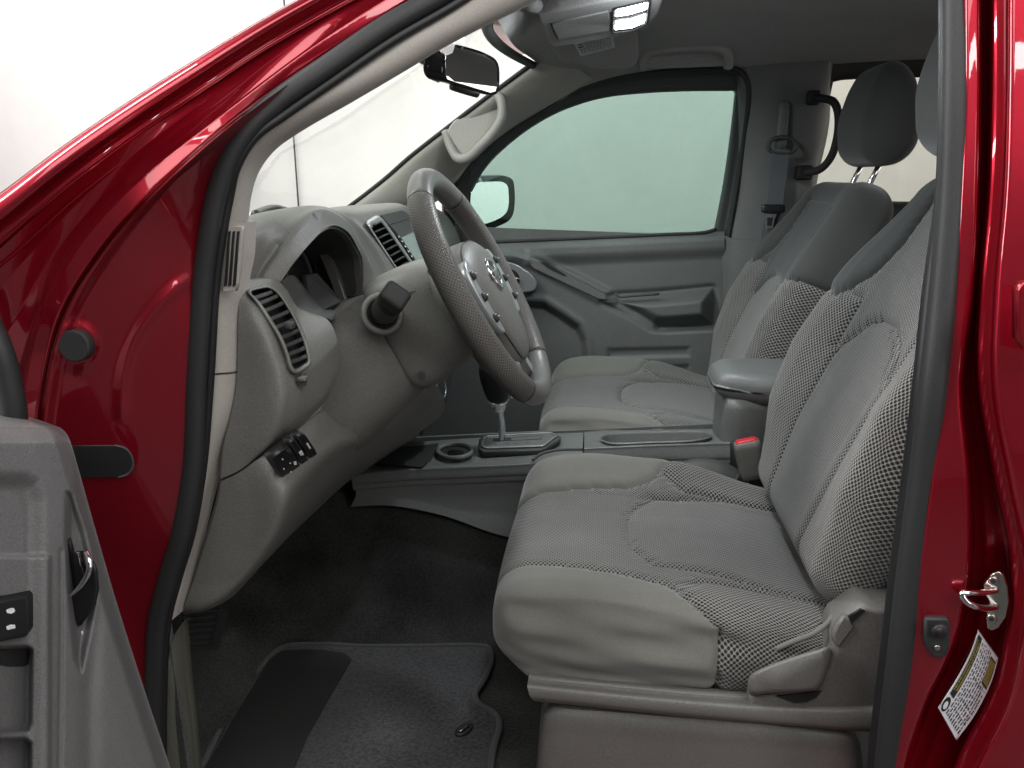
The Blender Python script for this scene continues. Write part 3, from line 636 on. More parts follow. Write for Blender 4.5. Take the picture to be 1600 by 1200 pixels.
plate('handle_cup', [P(a, b, 2.136) for a, b in ((784, 420), (801, 421), (811, 431), (811, 444), (803, 449), (784, 449))], (0, .004, 0), M['black'], dr, bev=.002, smoothn=40)
tube('door_handle', PS([(786, 437, 2.130), (800, 435, 2.126), (811, 436, 2.130)]), .004, M['chrome'], dr, n=12, seg=8)
bpy.data.objects.remove(hb)

# outside mirror seen through the glass
om = empty('door_mirror', (0, 0, 0), T)
mo = [(729, 286), (738, 279), (770, 275.5), (792, 276), (801, 281), (804, 295), (803, 330), (797, 343), (780, 353), (762, 358), (745, 357), (728, 350)]
rg = []
for k, (sc, dy) in enumerate(((1.0, 0), (1.05, .015), (1.03, .05), (.9, .10), (.55, .13))):
    c = np.mean(mo, axis=0); rg.append(spline([PN(*(c + (np.array(q) - c) * sc), P(766, 318, 2.375), (.80, -.60, .04)) + A(-dy * .9, dy * .5, 0) for q in mo], 40, 's', True))
ringloft('mirror_housing', rg, M['blackgloss'], om, nv=16)
mi = [(738, 291), (746, 286), (772, 283.5), (786, 284.5), (793, 290), (795, 302), (794, 326), (788, 336), (773, 345), (757, 350), (744, 350), (737, 345)]
plate('mirror_glass', [PN(a, b, P(766, 318, 2.36), (.80, -.60, .04)) for a, b in mi], (-.003, .003, 0), M['mirror'], om, bev=.001, smoothn=50)
sheet('mirror_foot', loft([PS([(704, 330, 2.2), (724, 300, 2.22)]), PS([(712, 352, 2.24), (735, 330, 2.32)])], 6, 6), M['blackgloss'], om, (0, .03, 0))
sheet('window_corner', loft([PS([(708, 290, 2.20), (715, 330, 2.20), (725, 383, 2.20)]), PS([(735, 252, 2.20), (732, 330, 2.215), (742, 381, 2.21)])], 12, 5), M['blackmat'], T, (0, .01, 0))

# ---- passenger side pillar and rear door
rows = [[P(1150, 90, 2.12) + A(0, .03, 0), P(1154, 290, 2.2), P(1139, 370, 2.22), P(1128, 480, 2.24), P(1118, 760, 2.24)],
        PS([(1160, 88, 2.105), (1158, 290, 2.17), (1143, 375, 2.19), (1134, 480, 2.21), (1124, 760, 2.21)]),
        PS([(1205, 85, 2.09), (1190, 290, 2.145), (1180, 375, 2.165), (1172, 480, 2.19), (1160, 760, 2.2)]),
        PS([(1262, 84, 2.095), (1245, 290, 2.145), (1240, 400, 2.16), (1230, 500, 2.18), (1220, 760, 2.2)]),
        PS([(1300, 88, 2.11), (1284, 190, 2.15), (1270, 290, 2.165), (1262, 400, 2.17), (1250, 760, 2.2)]),
        [P(1306, 90, 2.13) + A(0, .06, 0), P(1296, 190, 2.2), P(1276, 290, 2.22), P(1268, 400, 2.23), P(1256, 760, 2.25)]]
sheet('passenger_pillar_trim', loft(rows, 60, 40), pl('pillar_grey', (.135, .138, .138), .6, .3), T, (0, .02, 0))
sheet('passenger_pillar_lower', loft([PS([(1128, 366, 2.20), (1130, 480, 2.20), (1112, 760, 2.2)]), PS([(1150, 374, 2.162), (1140, 480, 2.175), (1130, 760, 2.18)]), PS([(1226, 372, 2.128), (1215, 480, 2.15), (1200, 760, 2.16)]), PS([(1236, 372, 2.16), (1226, 480, 2.18), (1212, 760, 2.19)])], 30, 20), M['door'], T, (0, .02, 0))
rw = [(1302, 128), (1318, 124), (1380, 121), (1700, 116), (1700, 320), (1260, 312), (1268, 285)]
ow = [(1280, 100), (1312, 76), (1380, 70), (1720, 50), (1740, 420), (1230, 420), (1252, 290)]
rrow = [[P(a, b, 2.17) for a, b in ow + ow[:1]], [P(a, b, 2.19) for a, b in rw + rw[:1]], [P(a, b, 2.24) for a, b in rw + rw[:1]]]
sheet('rear_door_frame', loft(rrow, 90, 10, 'l', 'l'), pl('rear_frame_dark', (.020, .018, .017), .6), T, (0, .012, 0))
plate('rear_window_glass', [P(a, b, 2.235) for a, b in ((1240, 100), (1720, 90), (1720, 340), (1235, 330))], (0, .004, 0), M['rearglass'], T, bev=.0003)
sheet('rear_door_panel', loft([[A(.45, 2.2, 1.3), A(1.6, 2.2, 1.32)], [A(.45, 2.18, .5), A(1.6, 2.18, .5)]], 6, 6), M['door'], T, (0, .05, 0))
# grab handle on the pillar's rear edge
gh = empty('pillar_grab_handle', (0, 0, 0), T)
tube('grip_bar', PS([(1264, 152, 2.12), (1285, 154, 2.09), (1303, 160, 2.06), (1310, 180, 2.05), (1308, 215, 2.05), (1298, 246, 2.06), (1282, 264, 2.08), (1256, 270, 2.12)]), .0100, M['blackmat'], gh, n=60, seg=14)
rbox('handle_foot', (.045, .03, .038), .008, M['blackmat'], gh, P(1256, 270, 2.125), n=6)
rbox('handle_foot', (.035, .03, .036), .008, M['blackmat'], gh, P(1270, 153, 2.115), n=6)
# ---- passenger belt
sb = empty('seat_belt', (0, 0, 0), T)
rbox('height_adjuster', (.028, .024, .12), .009, M['door'], sb, P(1222, 196, 2.095), n=8)
rng_ = [(1203, 222), (1212, 216), (1230, 215), (1241, 221), (1243, 232), (1236, 238), (1210, 238), (1201, 232)]
tube('belt_guide', [P(a, b, 2.075) for a, b in rng_], .0055, M['dash_dark'], sb, n=40, seg=8, closed=True)
rows = [PS([(1207, 232, 2.07), (1203, 275, 2.075), (1197, 325, 2.08), (1190, 365, 2.085), (1180, 430, 2.10)]), PS([(1234, 234, 2.07), (1229, 275, 2.075), (1222, 325, 2.08), (1214, 365, 2.085), (1202, 430, 2.10)])]
sheet('webbing', loft(rows, 30, 6), M['belt'], sb, (0, .002, 0))
rbox('tongue_grip', (.062, .014, .022), .006, M['black'], sb, P(1208, 326, 2.066), n=6)
tg = [(1194, 334), (1214, 334), (1211, 341), (1208, 356), (1197, 357), (1195, 341)]
plate('tongue', [P(a, b, 2.064) for a, b in tg], (0, .003, 0), M['chrome'], sb, bev=.001)
plate('tongue_slot', [P(a, b, 2.0625) for a, b in ((1199, 340), (1208, 340), (1206, 353), (1199, 353))], (0, .001, 0), M['ink'], sb, bev=.0002)

# ================================================================== interior mirror
im = empty('rear_view_mirror', (0, 0, 0), T)
mo = [(693, 70), (701, 67.5), (730, 73), (760, 83), (776, 93), (781, 104), (781, 138), (778, 147), (768, 149), (735, 139), (708, 131), (695, 127), (690, 118), (691, 84)]
c = np.mean(mo, axis=0); rg = []
for sc, dx in ((.97, 0), (1.0, .004), (1.0, .02), (.93, .034), (.6, .042)):
    rg.append(spline([P(*(c + (np.array(q) - c) * sc), 1.40 + (q[0] - c[0]) * .0014) + A(-dx, -.1 * dx, .15 * dx) for q in mo], 48, 's', True))
ringloft('mirror_shell', rg, M['blackgloss'], im, nv=14)
mg = [(698, 74), (703, 72), (730, 77), (757, 86), (773, 96), (777, 106), (777, 136), (774, 143), (766, 145), (735, 136), (710, 128), (699, 124), (696, 116), (696, 86)]
plate('mirror_glass', [P(a, b, 1.396 + (a - c[0]) * .0014) for a, b in mg], (-.002, .001, 0), M['mirror'], im, bev=.0006)
tube('mirror_stalk', PS([(700, 100, 1.43), (680, 95, 1.44), (671, 92, 1.45), (660, 90, 1.47)]), .012, M['black'], im, n=16, seg=8)
tube('mirror_cable', PS([(676, 96, 1.42), (669, 105, 1.43), (674, 118, 1.42), (686, 124, 1.41)]), .006, M['black'], im, n=16, seg=8)
tube('mirror_button_bar', PS([(706, 134, 1.385), (728, 141, 1.41), (746, 146, 1.43)]), .008, M['black'], im, n=12, seg=8)

# ================================================================== dashboard
db = empty('dashboard', (0, 0, 0), T)
R2 = [(384, 470, .90), (405, 425, .925), (430, 390, .955), (455, 360, .99), (475, 338, 1.03), (500, 327, 1.08), (525, 334, 1.14), (548, 354, 1.195), (568, 386, 1.245), (588, 425, 1.27), (600, 452, 1.27)]
R3 = [(440, 438, .932), (452, 421, .95), (465, 404, .97), (488, 377, 1.015), (508, 358, 1.06), (525, 353, 1.11), (545, 364, 1.165), (558, 386, 1.21), (565, 402, 1.235), (567, 428, 1.24), (567, 458, 1.235)]
R1 = [(366, 470, .86), (372, 420, .875), (380, 372, .90), (405, 340, .97), (440, 327, 1.04), (487, 321, 1.10), (520, 327, 1.17), (552, 345, 1.23), (580, 374, 1.28), (604, 415, 1.31), (615, 450, 1.31)]
R0 = [P(*q) + A(-.20, .10, -.05) for q in R1]
R4 = [P(*q) + A(-.10, .005, -.012) for q in R3]
rows = [R0, PS(R1), PS(mid(R1, R2, .7, -.0)), PS(R2), PS(mid(R2, R3, .25, -.004)), PS(mid(R2, R3, .85, -.002)), PS(R3), [P(*q) + A(-.012, .002, 0) for q in R3]]
Gh = loft(rows, 240, 200)
sheet('instrument_liner', loft([[P(*q) + A(-.011, .002, 0) for q in R3], R4], 60, 12), M['dash_dark'], db, (-.004, 0, -.004))
# shallow dimples in the hood's lip
for cx, cy in ((441, 392), (487, 344)):
    c0 = min(Gh.reshape(-1, 3), key=lambda v: np.linalg.norm(v - P(cx, cy, .97 if cx < 460 else 1.055)))
    dd = np.linalg.norm(Gh - c0, axis=2); Gh[..., 0] -= .0035 * np.exp(-(dd / .0048) ** 2)
sheet('instrument_hood', Gh, M['dash'], db, (-.004, .0, -.004))
ci = P(500, 425, 1.14); xg = -.505
lens = [PX(a, b, xg) for a, b in ((440, 470), (435, 430), (450, 390), (480, 355), (515, 350), (550, 365), (575, 410), (580, 470), (540, 520), (470, 510))]
plate('instrument_lens', lens, (-.01, 0, 0), M['blackgloss'], db, bev=.001)
for (cy_, r_) in ((1.02, .048), (1.16, .048)):
    torus('gauge_ring', (xg + .006, cy_, 1.245), (1, 0, .15), r_, .004, M['dash_dark'], db, k=8)
    disc('gauge_face', (xg + .004, cy_, 1.245), (1, 0, .15), r_ * .92, .003, M['black'], db)
plate('instrument_shroud', PS([(478, 430, 1.05), (496, 427, 1.06), (535, 470, 1.08), (520, 488, 1.07), (492, 492, 1.03), (484, 470, 1.03)]), (-.01, .0, 0), M['blackmat'], db, bev=.002)
sheet('instrument_sill', loft([PS([(440, 438, .93), (452, 462, .945), (468, 482, .96), (490, 496, .975), (504, 498, .99), (515, 498, 1.0)]), PS([(455, 430, .975), (464, 450, .98), (478, 470, .99), (495, 488, 1.01), (508, 492, 1.02), (520, 494, 1.03)]), PS([(470, 440, 1.06), (480, 450, 1.06), (490, 460, 1.07), (505, 470, 1.08), (515, 476, 1.09), (530, 480, 1.1)])], 40, 16), M['dash_dark'], db, (0, .004, -.004))
# outboard pod with the air vent, and the end cap
rows = [[(376, 436, .845), (390, 438, .86), (410, 436, .89), (432, 436, .925), (442, 440, .94), (452, 462, .955)],
        [(374, 462, .83), (390, 462, .838), (412, 460, .865), (440, 463, .905), (456, 472, .935), (470, 484, .955)],
        [(373, 500, .82), (398, 490, .822), (425, 488, .845), (458, 495, .895), (485, 500, .935), (512, 500, .975)],
        [(372, 545, .818), (418, 535, .814), (442, 535, .836), (472, 535, .875), (502, 532, .925), (527, 532, .97)],
        [(370, 600, .815), (434, 590, .808), (455, 590, .824), (480, 588, .858), (508, 585, .91), (528, 580, .95)],
        [(361, 650, .81), (436, 640, .802), (455, 638, .818), (478, 632, .85), (502, 622, .895), (520, 606, .94)],
        [(349, 702, .805), (420, 692, .80), (440, 678, .812), (462, 664, .84), (486, 648, .88), (506, 630, .92)],
        [(345, 748, .802), (372, 736, .80), (402, 714, .803), (432, 692, .825), (466, 668, .858), (499, 643, .90)]]
Gp = loft([PS(r) for r in rows], 90, 90)
VI = [(391, 457), (405, 451), (420, 450), (433, 459), (452, 486), (467, 516), (477, 545), (480, 564), (474, 570), (461, 577), (456, 572), (450, 553), (440, 527), (422, 497), (404, 471)]
sheet('outboard_panel', loft([PS(r) for r in rows], 180, 180), M['dash'], db, (-.01, .012, 0), holes=[VI])
# lower knee panel
rows = [[(346, 753, .803), (376, 738, .80), (403, 718, .803), (432, 697, .822), (470, 668, .858), (500, 646, .90), (540, 664, 1.02), (600, 640, 1.15), (660, 590, 1.28)],
        [(340, 785, .803), (385, 765, .797), (424, 742, .797), (455, 722, .83), (492, 692, .875), (522, 672, .94), (560, 670, 1.05), (615, 648, 1.17), (680, 600, 1.29)],
        [(332, 815, .803), (390, 800, .795), (442, 772, .79), (468, 745, .83), (505, 712, .89), (535, 690, .96), (570, 682, 1.07), (620, 660, 1.19), (690, 615, 1.31)],
        [(318, 860, .803), (382, 850, .795), (437, 818, .793), (462, 785, .845), (500, 742, .92), (535, 712, 1.0), (575, 695, 1.12), (628, 672, 1.24), (695, 630, 1.34)],
        [(302, 910, .803), (355, 905, .797), (408, 875, .80), (440, 838, .86), (482, 788, .95), (525, 745, 1.05), (575, 715, 1.18), (630, 690, 1.3), (690, 650, 1.38)],
        [(286, 952, .805), (318, 950, .80), (352, 937, .808), (390, 903, .88), (440, 850, .98), (492, 798, 1.1), (545, 750, 1.24), (600, 712, 1.36), (660, 670, 1.42)],
        [(285, 958, .83), (318, 955, .84), (352, 940, .86), (390, 905, .94), (440, 848, 1.06), (492, 800, 1.2), (545, 752, 1.32), (600, 715, 1.42), (655, 680, 1.45)]]
sheet('knee_panel', loft([PS(r) for r in rows], 120, 90), M['dash'], db, (-.01, .015, 0))
# centre stack and passenger side, section by section
def sect(Y, pr): return [A(x, Y, z) for x, z in pr]
pc = [(-.74, 1.325), (-.55, 1.345), (-.47, 1.345), (-.452, 1.330), (-.40, 1.216), (-.375, 1.10), (-.37, 1.0), (-.40, .90), (-.50, .83)]
pe = [(-.74, 1.325), (-.58, 1.335), (-.50, 1.335), (-.49, 1.32), (-.45, 1.216), (-.43, 1.10), (-.43, 1.0), (-.46, .92), (-.55, .86)]
pp = [(-.74, 1.32), (-.58, 1.33), (-.50, 1.32), (-.46, 1.29), (-.42, 1.20), (-.42, 1.12), (-.45, 1.03), (-.50, .96), (-.60, .92)]
sheet('centre_stack', loft([sect(1.22, pe), sect(1.29, pe), sect(1.335, pc), sect(1.50, pc), sect(1.70, pc), sect(1.74, pe), sect(1.80, pp), sect(2.0, pp), sect(2.17, pp)], 160, 160), M['dash'], db, (-.012, 0, -.006), holes=[[(579, 355), (588, 350), (597.5, 348), (608, 363), (626, 388), (644, 416.5), (636, 423), (626, 428), (611, 405), (595, 381)]])
# centre vent, head unit
c0 = A(-.446, 1.45, 1.322); cn = A(.91, 0, .41); cn /= np.linalg.norm(cn)
def CP(a, b, d=0.): return PN(a, b, c0 + cn * (d + .004), cn)
def vent(parent_name, outer, inner, surf, back, nsl, frame_mat, knob=None, slmat=None, label=None):
    e = empty(parent_name, (0, 0, 0), T)
    o = spline([surf(a, b, .004) for a, b in outer], 80, 's', True); i = spline([surf(a, b, .005) for a, b in inner], 80, 's', True)
    i2 = spline([surf(a, b, -.002) for a, b in inner], 80, 's', True); o2 = spline([surf(a, b, -.004) for a, b in outer], 80, 's', True)
    ringloft('vent_frame', [o2, o, i * .55 + o * .45 + back * -.002, i, i2], frame_mat, e, capends=False)
    ringloft('vent_cavity', [i2, i2 + back * .03], M['black'], e, capends=False); plate('vent_back', i2 + back * .03, back * .001, M['ink'], e, bev=.0001)
    return e
wo = [(573, 349), (580, 341), (590, 337), (597, 341), (618, 369), (640, 402), (652, 420), (640, 427), (627, 431), (618, 420), (598, 390), (580, 362)]
wi = [(580, 356), (596, 348.5), (620, 382), (643, 417), (627, 427), (605, 394)]
wi = [(580.5, 356), (588, 351), (596.5, 349), (608, 364), (625, 389), (643, 416.5), (636, 422), (627, 427), (612, 405), (596, 381)]
cv = vent('centre_vent', wo, wi, CP, -cn, 7, M['silver'])
for k in range(7):
    w = (k + .75) / 7.6; a = np.array((580.5, 356)) * (1 - w) + np.array((627, 427)) * w; b = np.array((597, 349)) * (1 - w) + np.array((643, 416.5)) * w
    p, q = CP(*a, .002), CP(*b, .002)
    tube('slat', [p, q], .0032, M['blackmat'], cv, n=4, seg=6, mode='l', ry=.0018)
hu = empty('head_unit', (0, 0, 0), T)
plate('head_unit_face', [CP(a, b, .004) for a, b in ((596, 336), (628, 327.5), (668, 352), (720, 400), (715, 428), (656, 420), (646, 404), (620, 364))], -cn * .02, M['dash_dark'], hu, bev=.002)
plate('display', [CP(a, b, .006) for a, b in ((627, 371), (650, 361), (668, 356), (700, 395), (695, 412), (656, 416))], -cn * .002, M['screen'], hu, bev=.0005)
for k in range(7):
    w = k / 6; c_ = np.array((624, 370)) * (1 - w) + np.array((654, 416)) * w
    plate('unit_button', [CP(c_[0] + a, c_[1] + b, .0065) for a, b in ((-3.4, -2.4), (.4, -3.6), (3.0, 1.2), (-.8, 2.4))], -cn * .002, M['black'], hu, bev=.0004)
    plate('button_print', [CP(c_[0] + a, c_[1] + b, .0071) for a, b in ((-1.6, -.8), (.2, -1.4), (.9, 0), (-.9, .7))], -cn * .0003, M['white'], hu, bev=.0001)
tube('seam_line', [CP(606, 352, .0045), CP(640, 341, .0045)], .0008, M['ink'], hu, n=4, seg=6, mode='l')
# heater knob beside the column
hk = empty('heater_control', (0, 0, 0), T)
kc = P(690, 606, 1.50); kn = A(.95, -.15, .2)
plate('control_panel', [PN(a, b, kc, kn) for a, b in ((676, 588), (694, 572), (706, 580), (706, 602), (698, 628), (682, 634), (676, 620))], -kn * .01, M['black'], hk, bev=.002, smoothn=40)
disc('knob', PN(690, 608, kc + kn * .02, kn), kn, .021, .022, M['black'], hk, bev=.004)
torus('knob_ring', PN(690, 606, kc + kn * .012, kn), kn, .021, .0018, M['silver'], hk, k=6)
for k in range(4):
    tube('rib', [PN(680 + 5 * k, 584 - 3 * k, kc + kn * .004, kn), PN(682 + 5 * k, 596 - 3 * k, kc + kn * .004, kn)], .0012, M['silver'], hk, n=3, seg=5, mode='l')

# outboard vent
vs_ = Gp
def near_surf(a, b, d=0.):
    i = np.unravel_index(np.argmin((projX - a) ** 2 + (projY - b) ** 2), projX.shape)
    return P(a, b, Gp[i][1] - .004) + A(.62, -.78, .05) * d
dd_ = Gp - CO; zf = dd_ @ CF; projX = 800 + F * (dd_ @ CR) / zf; projY = 600 - F * (dd_ @ CU) / zf
dep_fit = np.polynomial.polynomial.polyfit
selm = (projX > 385) & (projX < 486) & (projY > 445) & (projY < 585)
Aq = np.stack([np.ones(selm.sum()), projX[selm], projY[selm], projX[selm] ** 2, projX[selm] * projY[selm], projY[selm] ** 2], 1)
cq, *_ = np.linalg.lstsq(Aq, Gp[..., 1][selm], rcond=None)
def OV(a, b, d=0.): return P(a, b, cq @ A(1, a, b, a * a, a * b, b * b) - .004) + A(.62, -.78, .05) * d
vo_ = [(386, 455), (402, 448), (420, 446), (436, 455), (456, 482), (472, 514), (482, 545), (485, 566), (478, 575), (460, 584), (452, 578), (446, 556), (436, 530), (418, 500), (400, 473)]
vi_ = [(391, 457), (405, 451), (420, 450), (433, 459), (452, 486), (467, 516), (477, 545), (480, 564), (474, 570), (461, 577), (456, 572), (450, 553), (440, 527), (422, 497), (404, 471)]
ov = vent('outboard_vent', vo_, vi_, OV, A(-.6, .78, 0), 9, M['dash'])
lft = spline([(391, 457, 0), (404, 471, 0), (422, 497, 0), (440, 527, 0), (450, 553, 0), (457, 574, 0)], 60)[:, :2]; rgt = spline([(420, 450, 0), (433, 459, 0), (452, 486, 0), (467, 516, 0), (477, 545, 0), (480, 566, 0)], 60)[:, :2]
for k in range(9):
    i = int(4 + k * 6.2); a, b = lft[i], rgt[max(i - 1, 0)]
    rows = [[OV(*a, .0015), OV(*((a + b) / 2), .0035), OV(*b, .0015)], [OV(a[0] + 1, a[1] + 4.5, .0035), OV(*((a + b) / 2 + A(1, 4.5)), .0055), OV(b[0] + 1, b[1] + 4.5, .0035)]]
    sheet('slat', loft(rows, 8, 3), M['blackmat'], ov, (0, 0, -.0012))
rbox('vent_knob', (.012, .014, .010), .003, M['dash_dark'], ov, OV(449, 507, .010), n=4)
plate('thumb_wheel_slot', [OV(a, b, .004) for a, b in ((462, 590), (477, 582), (480, 590), (477, 602), (466, 602))], A(-.6, .78, 0) * .002, M['dash_dark'], ov, bev=.0005)
rbox('thumb_wheel', (.010, .012, .006), .002, M['dash'], ov, OV(471, 590, .006), n=4)
# switch bank on the knee panel
sw = empty('switch_bank', (0, 0, 0), T)
s0 = P(455, 715, .815); sn = np.cross(P(490, 690, .858) - s0, P(440, 745, .815) - s0); sn /= np.linalg.norm(sn); sn = sn if sn[1] < 0 else -sn
def SWP(a, b, d=0.): return PN(a, b, s0 + sn * (.006 + d), sn)
def swp(name, q, d, m, th=.012, bev=.0012): return plate(name, [SWP(a, b, d) for a, b in q], -sn * th, m, sw, bev=bev)
swp('switch', [(424, 718), (452, 697), (473, 734), (448, 757)], .0, M['black'])
swp('switch', [(453, 693), (461, 687), (485, 722), (476, 732)], .0, M['black'])
swp('switch', [(465, 684), (473, 678), (479, 681), (495, 706), (496, 712), (487, 721)], .0, M['black'])
for a, b in ((442, 718), (454, 724), (444, 733), (455, 738)): swp('switch_print', [(a - 1.4, b), (a, b - 1.4), (a + 1.4, b), (a, b + 1.4)], .0005, M['white'], .001, .0001)
swp('switch_print', [(459, 722), (463, 721), (464, 726), (460, 727)], .0005, M['white'], .001, .0001)
swp('switch_print', [(467, 707), (472, 704), (475, 711), (470, 712)], .0005, M['white'], .001, .0001)
swp('switch_print', [(479, 694), (481, 692), (486, 700), (484, 702)], .0005, M['white'], .001, .0001)
swp('switch_print', [(448, 704), (453, 701), (456, 706), (451, 709)], .0005, M['dash_dark'], .001, .0001)

# ================================================================== steering column
sc_ = empty('steering_column', (0, 0, 0), T)
WC = A(-.187, 1.14, 1.237); WN = A(.88, 0, .478); WN /= np.linalg.norm(WN); WU = A(-.478, 0, .88); WY = A(0, 1, 0)
def st_(x, z, w, h, e=3., dz=0): return sring(A(x, 1.13, z + dz), WY, WU, w, h, e, 44)
ringloft('column_cover', [st_(-.56, 1.03, .09, .09), st_(-.50, 1.06, .125, .125), st_(-.44, 1.085, .125, .12), st_(-.385, 1.115, .108, .105), st_(-.335, 1.145, .092, .09), st_(-.295, 1.165, .082, .08), st_(-.285, 1.17, .07, .07)], M['dash'], sc_, nv=40)
ringloft('column_collar', [st_(-.325, 1.16, .06, .06), st_(-.318, 1.165, .088, .088, 5), st_(-.30, 1.175, .094, .094, 5), st_(-.255, 1.20, .090, .088, 5), st_(-.225, 1.215, .078, .075, 4.5), st_(-.215, 1.22, .05, .05)], M['dash'], sc_, nv=36)
# light stalk pointing at the viewer
b0_, b1_ = P(597, 491, 1.03), P(617, 463, .93)
ax_ = b1_ - b0_; ax_ /= np.linalg.norm(ax_)
torus('stalk_ring', b0_ + ax_ * .004, ax_, .027, .005, M['dash'], sc_, k=10)
tube('stalk_socket', [b0_ - ax_ * .02, b0_ + ax_ * .006], .025, M['black'], sc_, n=4, seg=28, mode='l')
tube('stalk', [b0_, b0_ + ax_ * .03, b1_ - ax_ * .025], .019, M['black'], sc_, n=8, seg=24, mode='l')
tube('stalk_band', [b0_ + ax_ * .012, b0_ + ax_ * .028], .0195, M['blackgloss'], sc_, n=4, seg=24, mode='l')
e1 = A(.6, 0, .8); e1 -= ax_ * (e1 @ ax_); e1 /= np.linalg.norm(e1); e2 = np.cross(ax_, e1)
rbox('stalk_knob', (.036, .030, .045), .006, M['blackmat'], sc_, b1_ - ax_ * .012, (e2, e1, ax_), n=6)
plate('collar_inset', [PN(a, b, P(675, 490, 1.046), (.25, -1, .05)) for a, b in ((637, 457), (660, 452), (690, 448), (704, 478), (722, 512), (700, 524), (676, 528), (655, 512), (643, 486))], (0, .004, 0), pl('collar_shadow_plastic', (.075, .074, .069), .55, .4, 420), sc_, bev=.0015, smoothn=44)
disc('column_screw', P(659, 588, 1.03), (.3, -.9, -.2), .0055, .004, M['dash_dark'], sc_)

# ---- steering wheel
wh = empty('steering_wheel', (0, 0, 0), T)
RW, rW = .184, .0188
def wp(a, r=RW, d=0.): return WC + r * (math.cos(a) * WU + math.sin(a) * WY) + WN * d       # a = 0 at the top, growing to the far side
def arc(name, a0, a1, r, m, n=40): return tube(name, [wp(R(a)) for a in np.linspace(a0, a1, n)], r, m, wh, raw=True, seg=22)
arc('rim_top', -35, 35, rW * .985, M['rimplain']); arc('rim_bottom', 146, 214, rW * .99, M['rimplain'])
arc('rim_grip', 35.8, 145.2, rW * 1.03, M['grip'], 70); arc('rim_grip', -145.2, -35.8, rW * 1.03, M['grip'], 70)
for a in (-35.4, 35.4, 145.6, -145.6): tube('rim_seam', [wp(R(a - .25)), wp(R(a + .25))], rW * 1.035, M['ink'], wh, n=3, seg=22, mode='l')
# hub pad: bulging shield shape
def hubring(s, d):
    q = [(.075, 0), (.072, .04), (.055, .078), (.02, .092), (-.03, .085), (-.08, .06), (-.118, .04), (-.125, 0), (-.118, -.04), (-.08, -.06), (-.03, -.085), (.02, -.092), (.055, -.078), (.072, -.04)]
    return spline([WC + WU * a * s * 1.06 + WY * b * s * 1.12 + WN * d for a, b in q], 56, 's', True)
ringloft('hub_pad', [hubring(.9, -.055), hubring(1.0, -.045), hubring(1.0, -.008), hubring(.94, .009), hubring(.75, .019), hubring(.35, .022), hubring(.02, .022)], M['hub'], wh, nv=30)
for s_ in (-1, 1):                                    # side spokes with switch plates
    rows = [[WC + WU * a + WY * s_ * b + WN * c for a, b, c in r] for r in (
        [(.058, .07, -.006), (.058, .11, -.010), (.06, .15, -.008), (.065, .178, 0)], [(.02, .07, .006), (.018, .11, .002), (.016, .15, .002), (.012, .186, .006)],
        [(-.02, .07, .006), (-.024, .11, .002), (-.03, .15, .002), (-.038, .184, .006)], [(-.075, .06, -.006), (-.08, .10, -.010), (-.09, .14, -.008), (-.098, .160, 0)])]
    sheet('spoke', loft(rows, 16, 16), M['hub'], wh, -WN * .02)
    bz = [(.050, .088), (.046, .112), (.02, .126), (-.03, .124), (-.062, .108), (-.066, .086), (-.03, .092), (.02, .096)]
    plate('switch_plate', [WC + WU * a + WY * s_ * b + WN * (.015) for a, b in bz], -WN * .014, M['silver'], wh, bev=.003, smoothn=50)
    for u_ in (.028, -.006, -.040):
        rbox('wheel_switch', (.016, .013, .008), .003, M['black'], wh, WC + WU * u_ + WY * s_ * .109 + WN * .016, (WY, WU, WN), n=4)
        rbox('switch_tip', (.006, .004, .004), .0015, M['silver'], wh, WC + WU * u_ + WY * s_ * .109 + WN * .021, (WY, WU, WN), n=4)
    rows = [[WC + WU * a + WY * s_ * b + WN * c for a, b, c in r] for r in (
        [(-.105, .024, .004), (-.14, .030, -.004), (-.182, .055, -.006)], [(-.11, .040, .004), (-.14, .052, -.004), (-.168, .083, -.006)], [(-.108, .052, -.01), (-.135, .066, -.012), (-.158, .098, -.010)])]
    sheet('lower_spoke', loft(rows, 14, 14), M['silver'], wh, -WN * .014)
tube('hub_seam', [q + WN * .0085 for q in hubring(.95, 0)], .0012, M['ink'], wh, raw=True, closed=True, seg=6)
torus('emblem_ring', WC + WU * .012 + WN * .023, WN, .0245, .0034, M['chrome'], wh, k=10)
rbox('emblem_bar', (.064, .0135, .005), .002, M['chrome'], wh, WC + WU * .012 + WN * .025, (WY, WU, WN), n=4)
text('emblem_lettering', 'NISSAN', lambda a, b: WC + WU * (.012 + b * .0105) + WY * (-a) * -.0125 + WN * .0279, M['ink'], wh)

# ================================================================== centre console
cs = empty('centre_console', (0, 0, 0), T)
n1 = [(548, 742, 1.40), (640, 734, 1.40), (740, 729, 1.40), (800, 726, 1.40), (848, 723, 1.40), (872, 722, 1.40), (911, 720, 1.40)]
n0 = [(552, 758, 1.397), (640, 751, 1.397), (740, 747, 1.397), (800, 744, 1.397), (848, 742, 1.397), (872, 741, 1.397), (911, 739, 1.397)]
f1 = [(600, 695, 1.60), (660, 690, 1.60), (735, 685, 1.61), (800, 682, 1.615), (850, 678, 1.62), (875, 677, 1.62), (911, 676, 1.62)]
rows = [[P(*q) + A(0, .01, 0) for q in n0], PS(n0), PS(mid(n0, n1, .8)), PS(n1), PS(mid(n1, f1, .1, .004)), PS(mid(n1, f1, .5)), PS(f1), [P(*q) + A(0, .015, -.03) for q in f1]]
sheet('console_top', loft(rows, 70, 40), M['console'], cs, (0, 0, -.012))
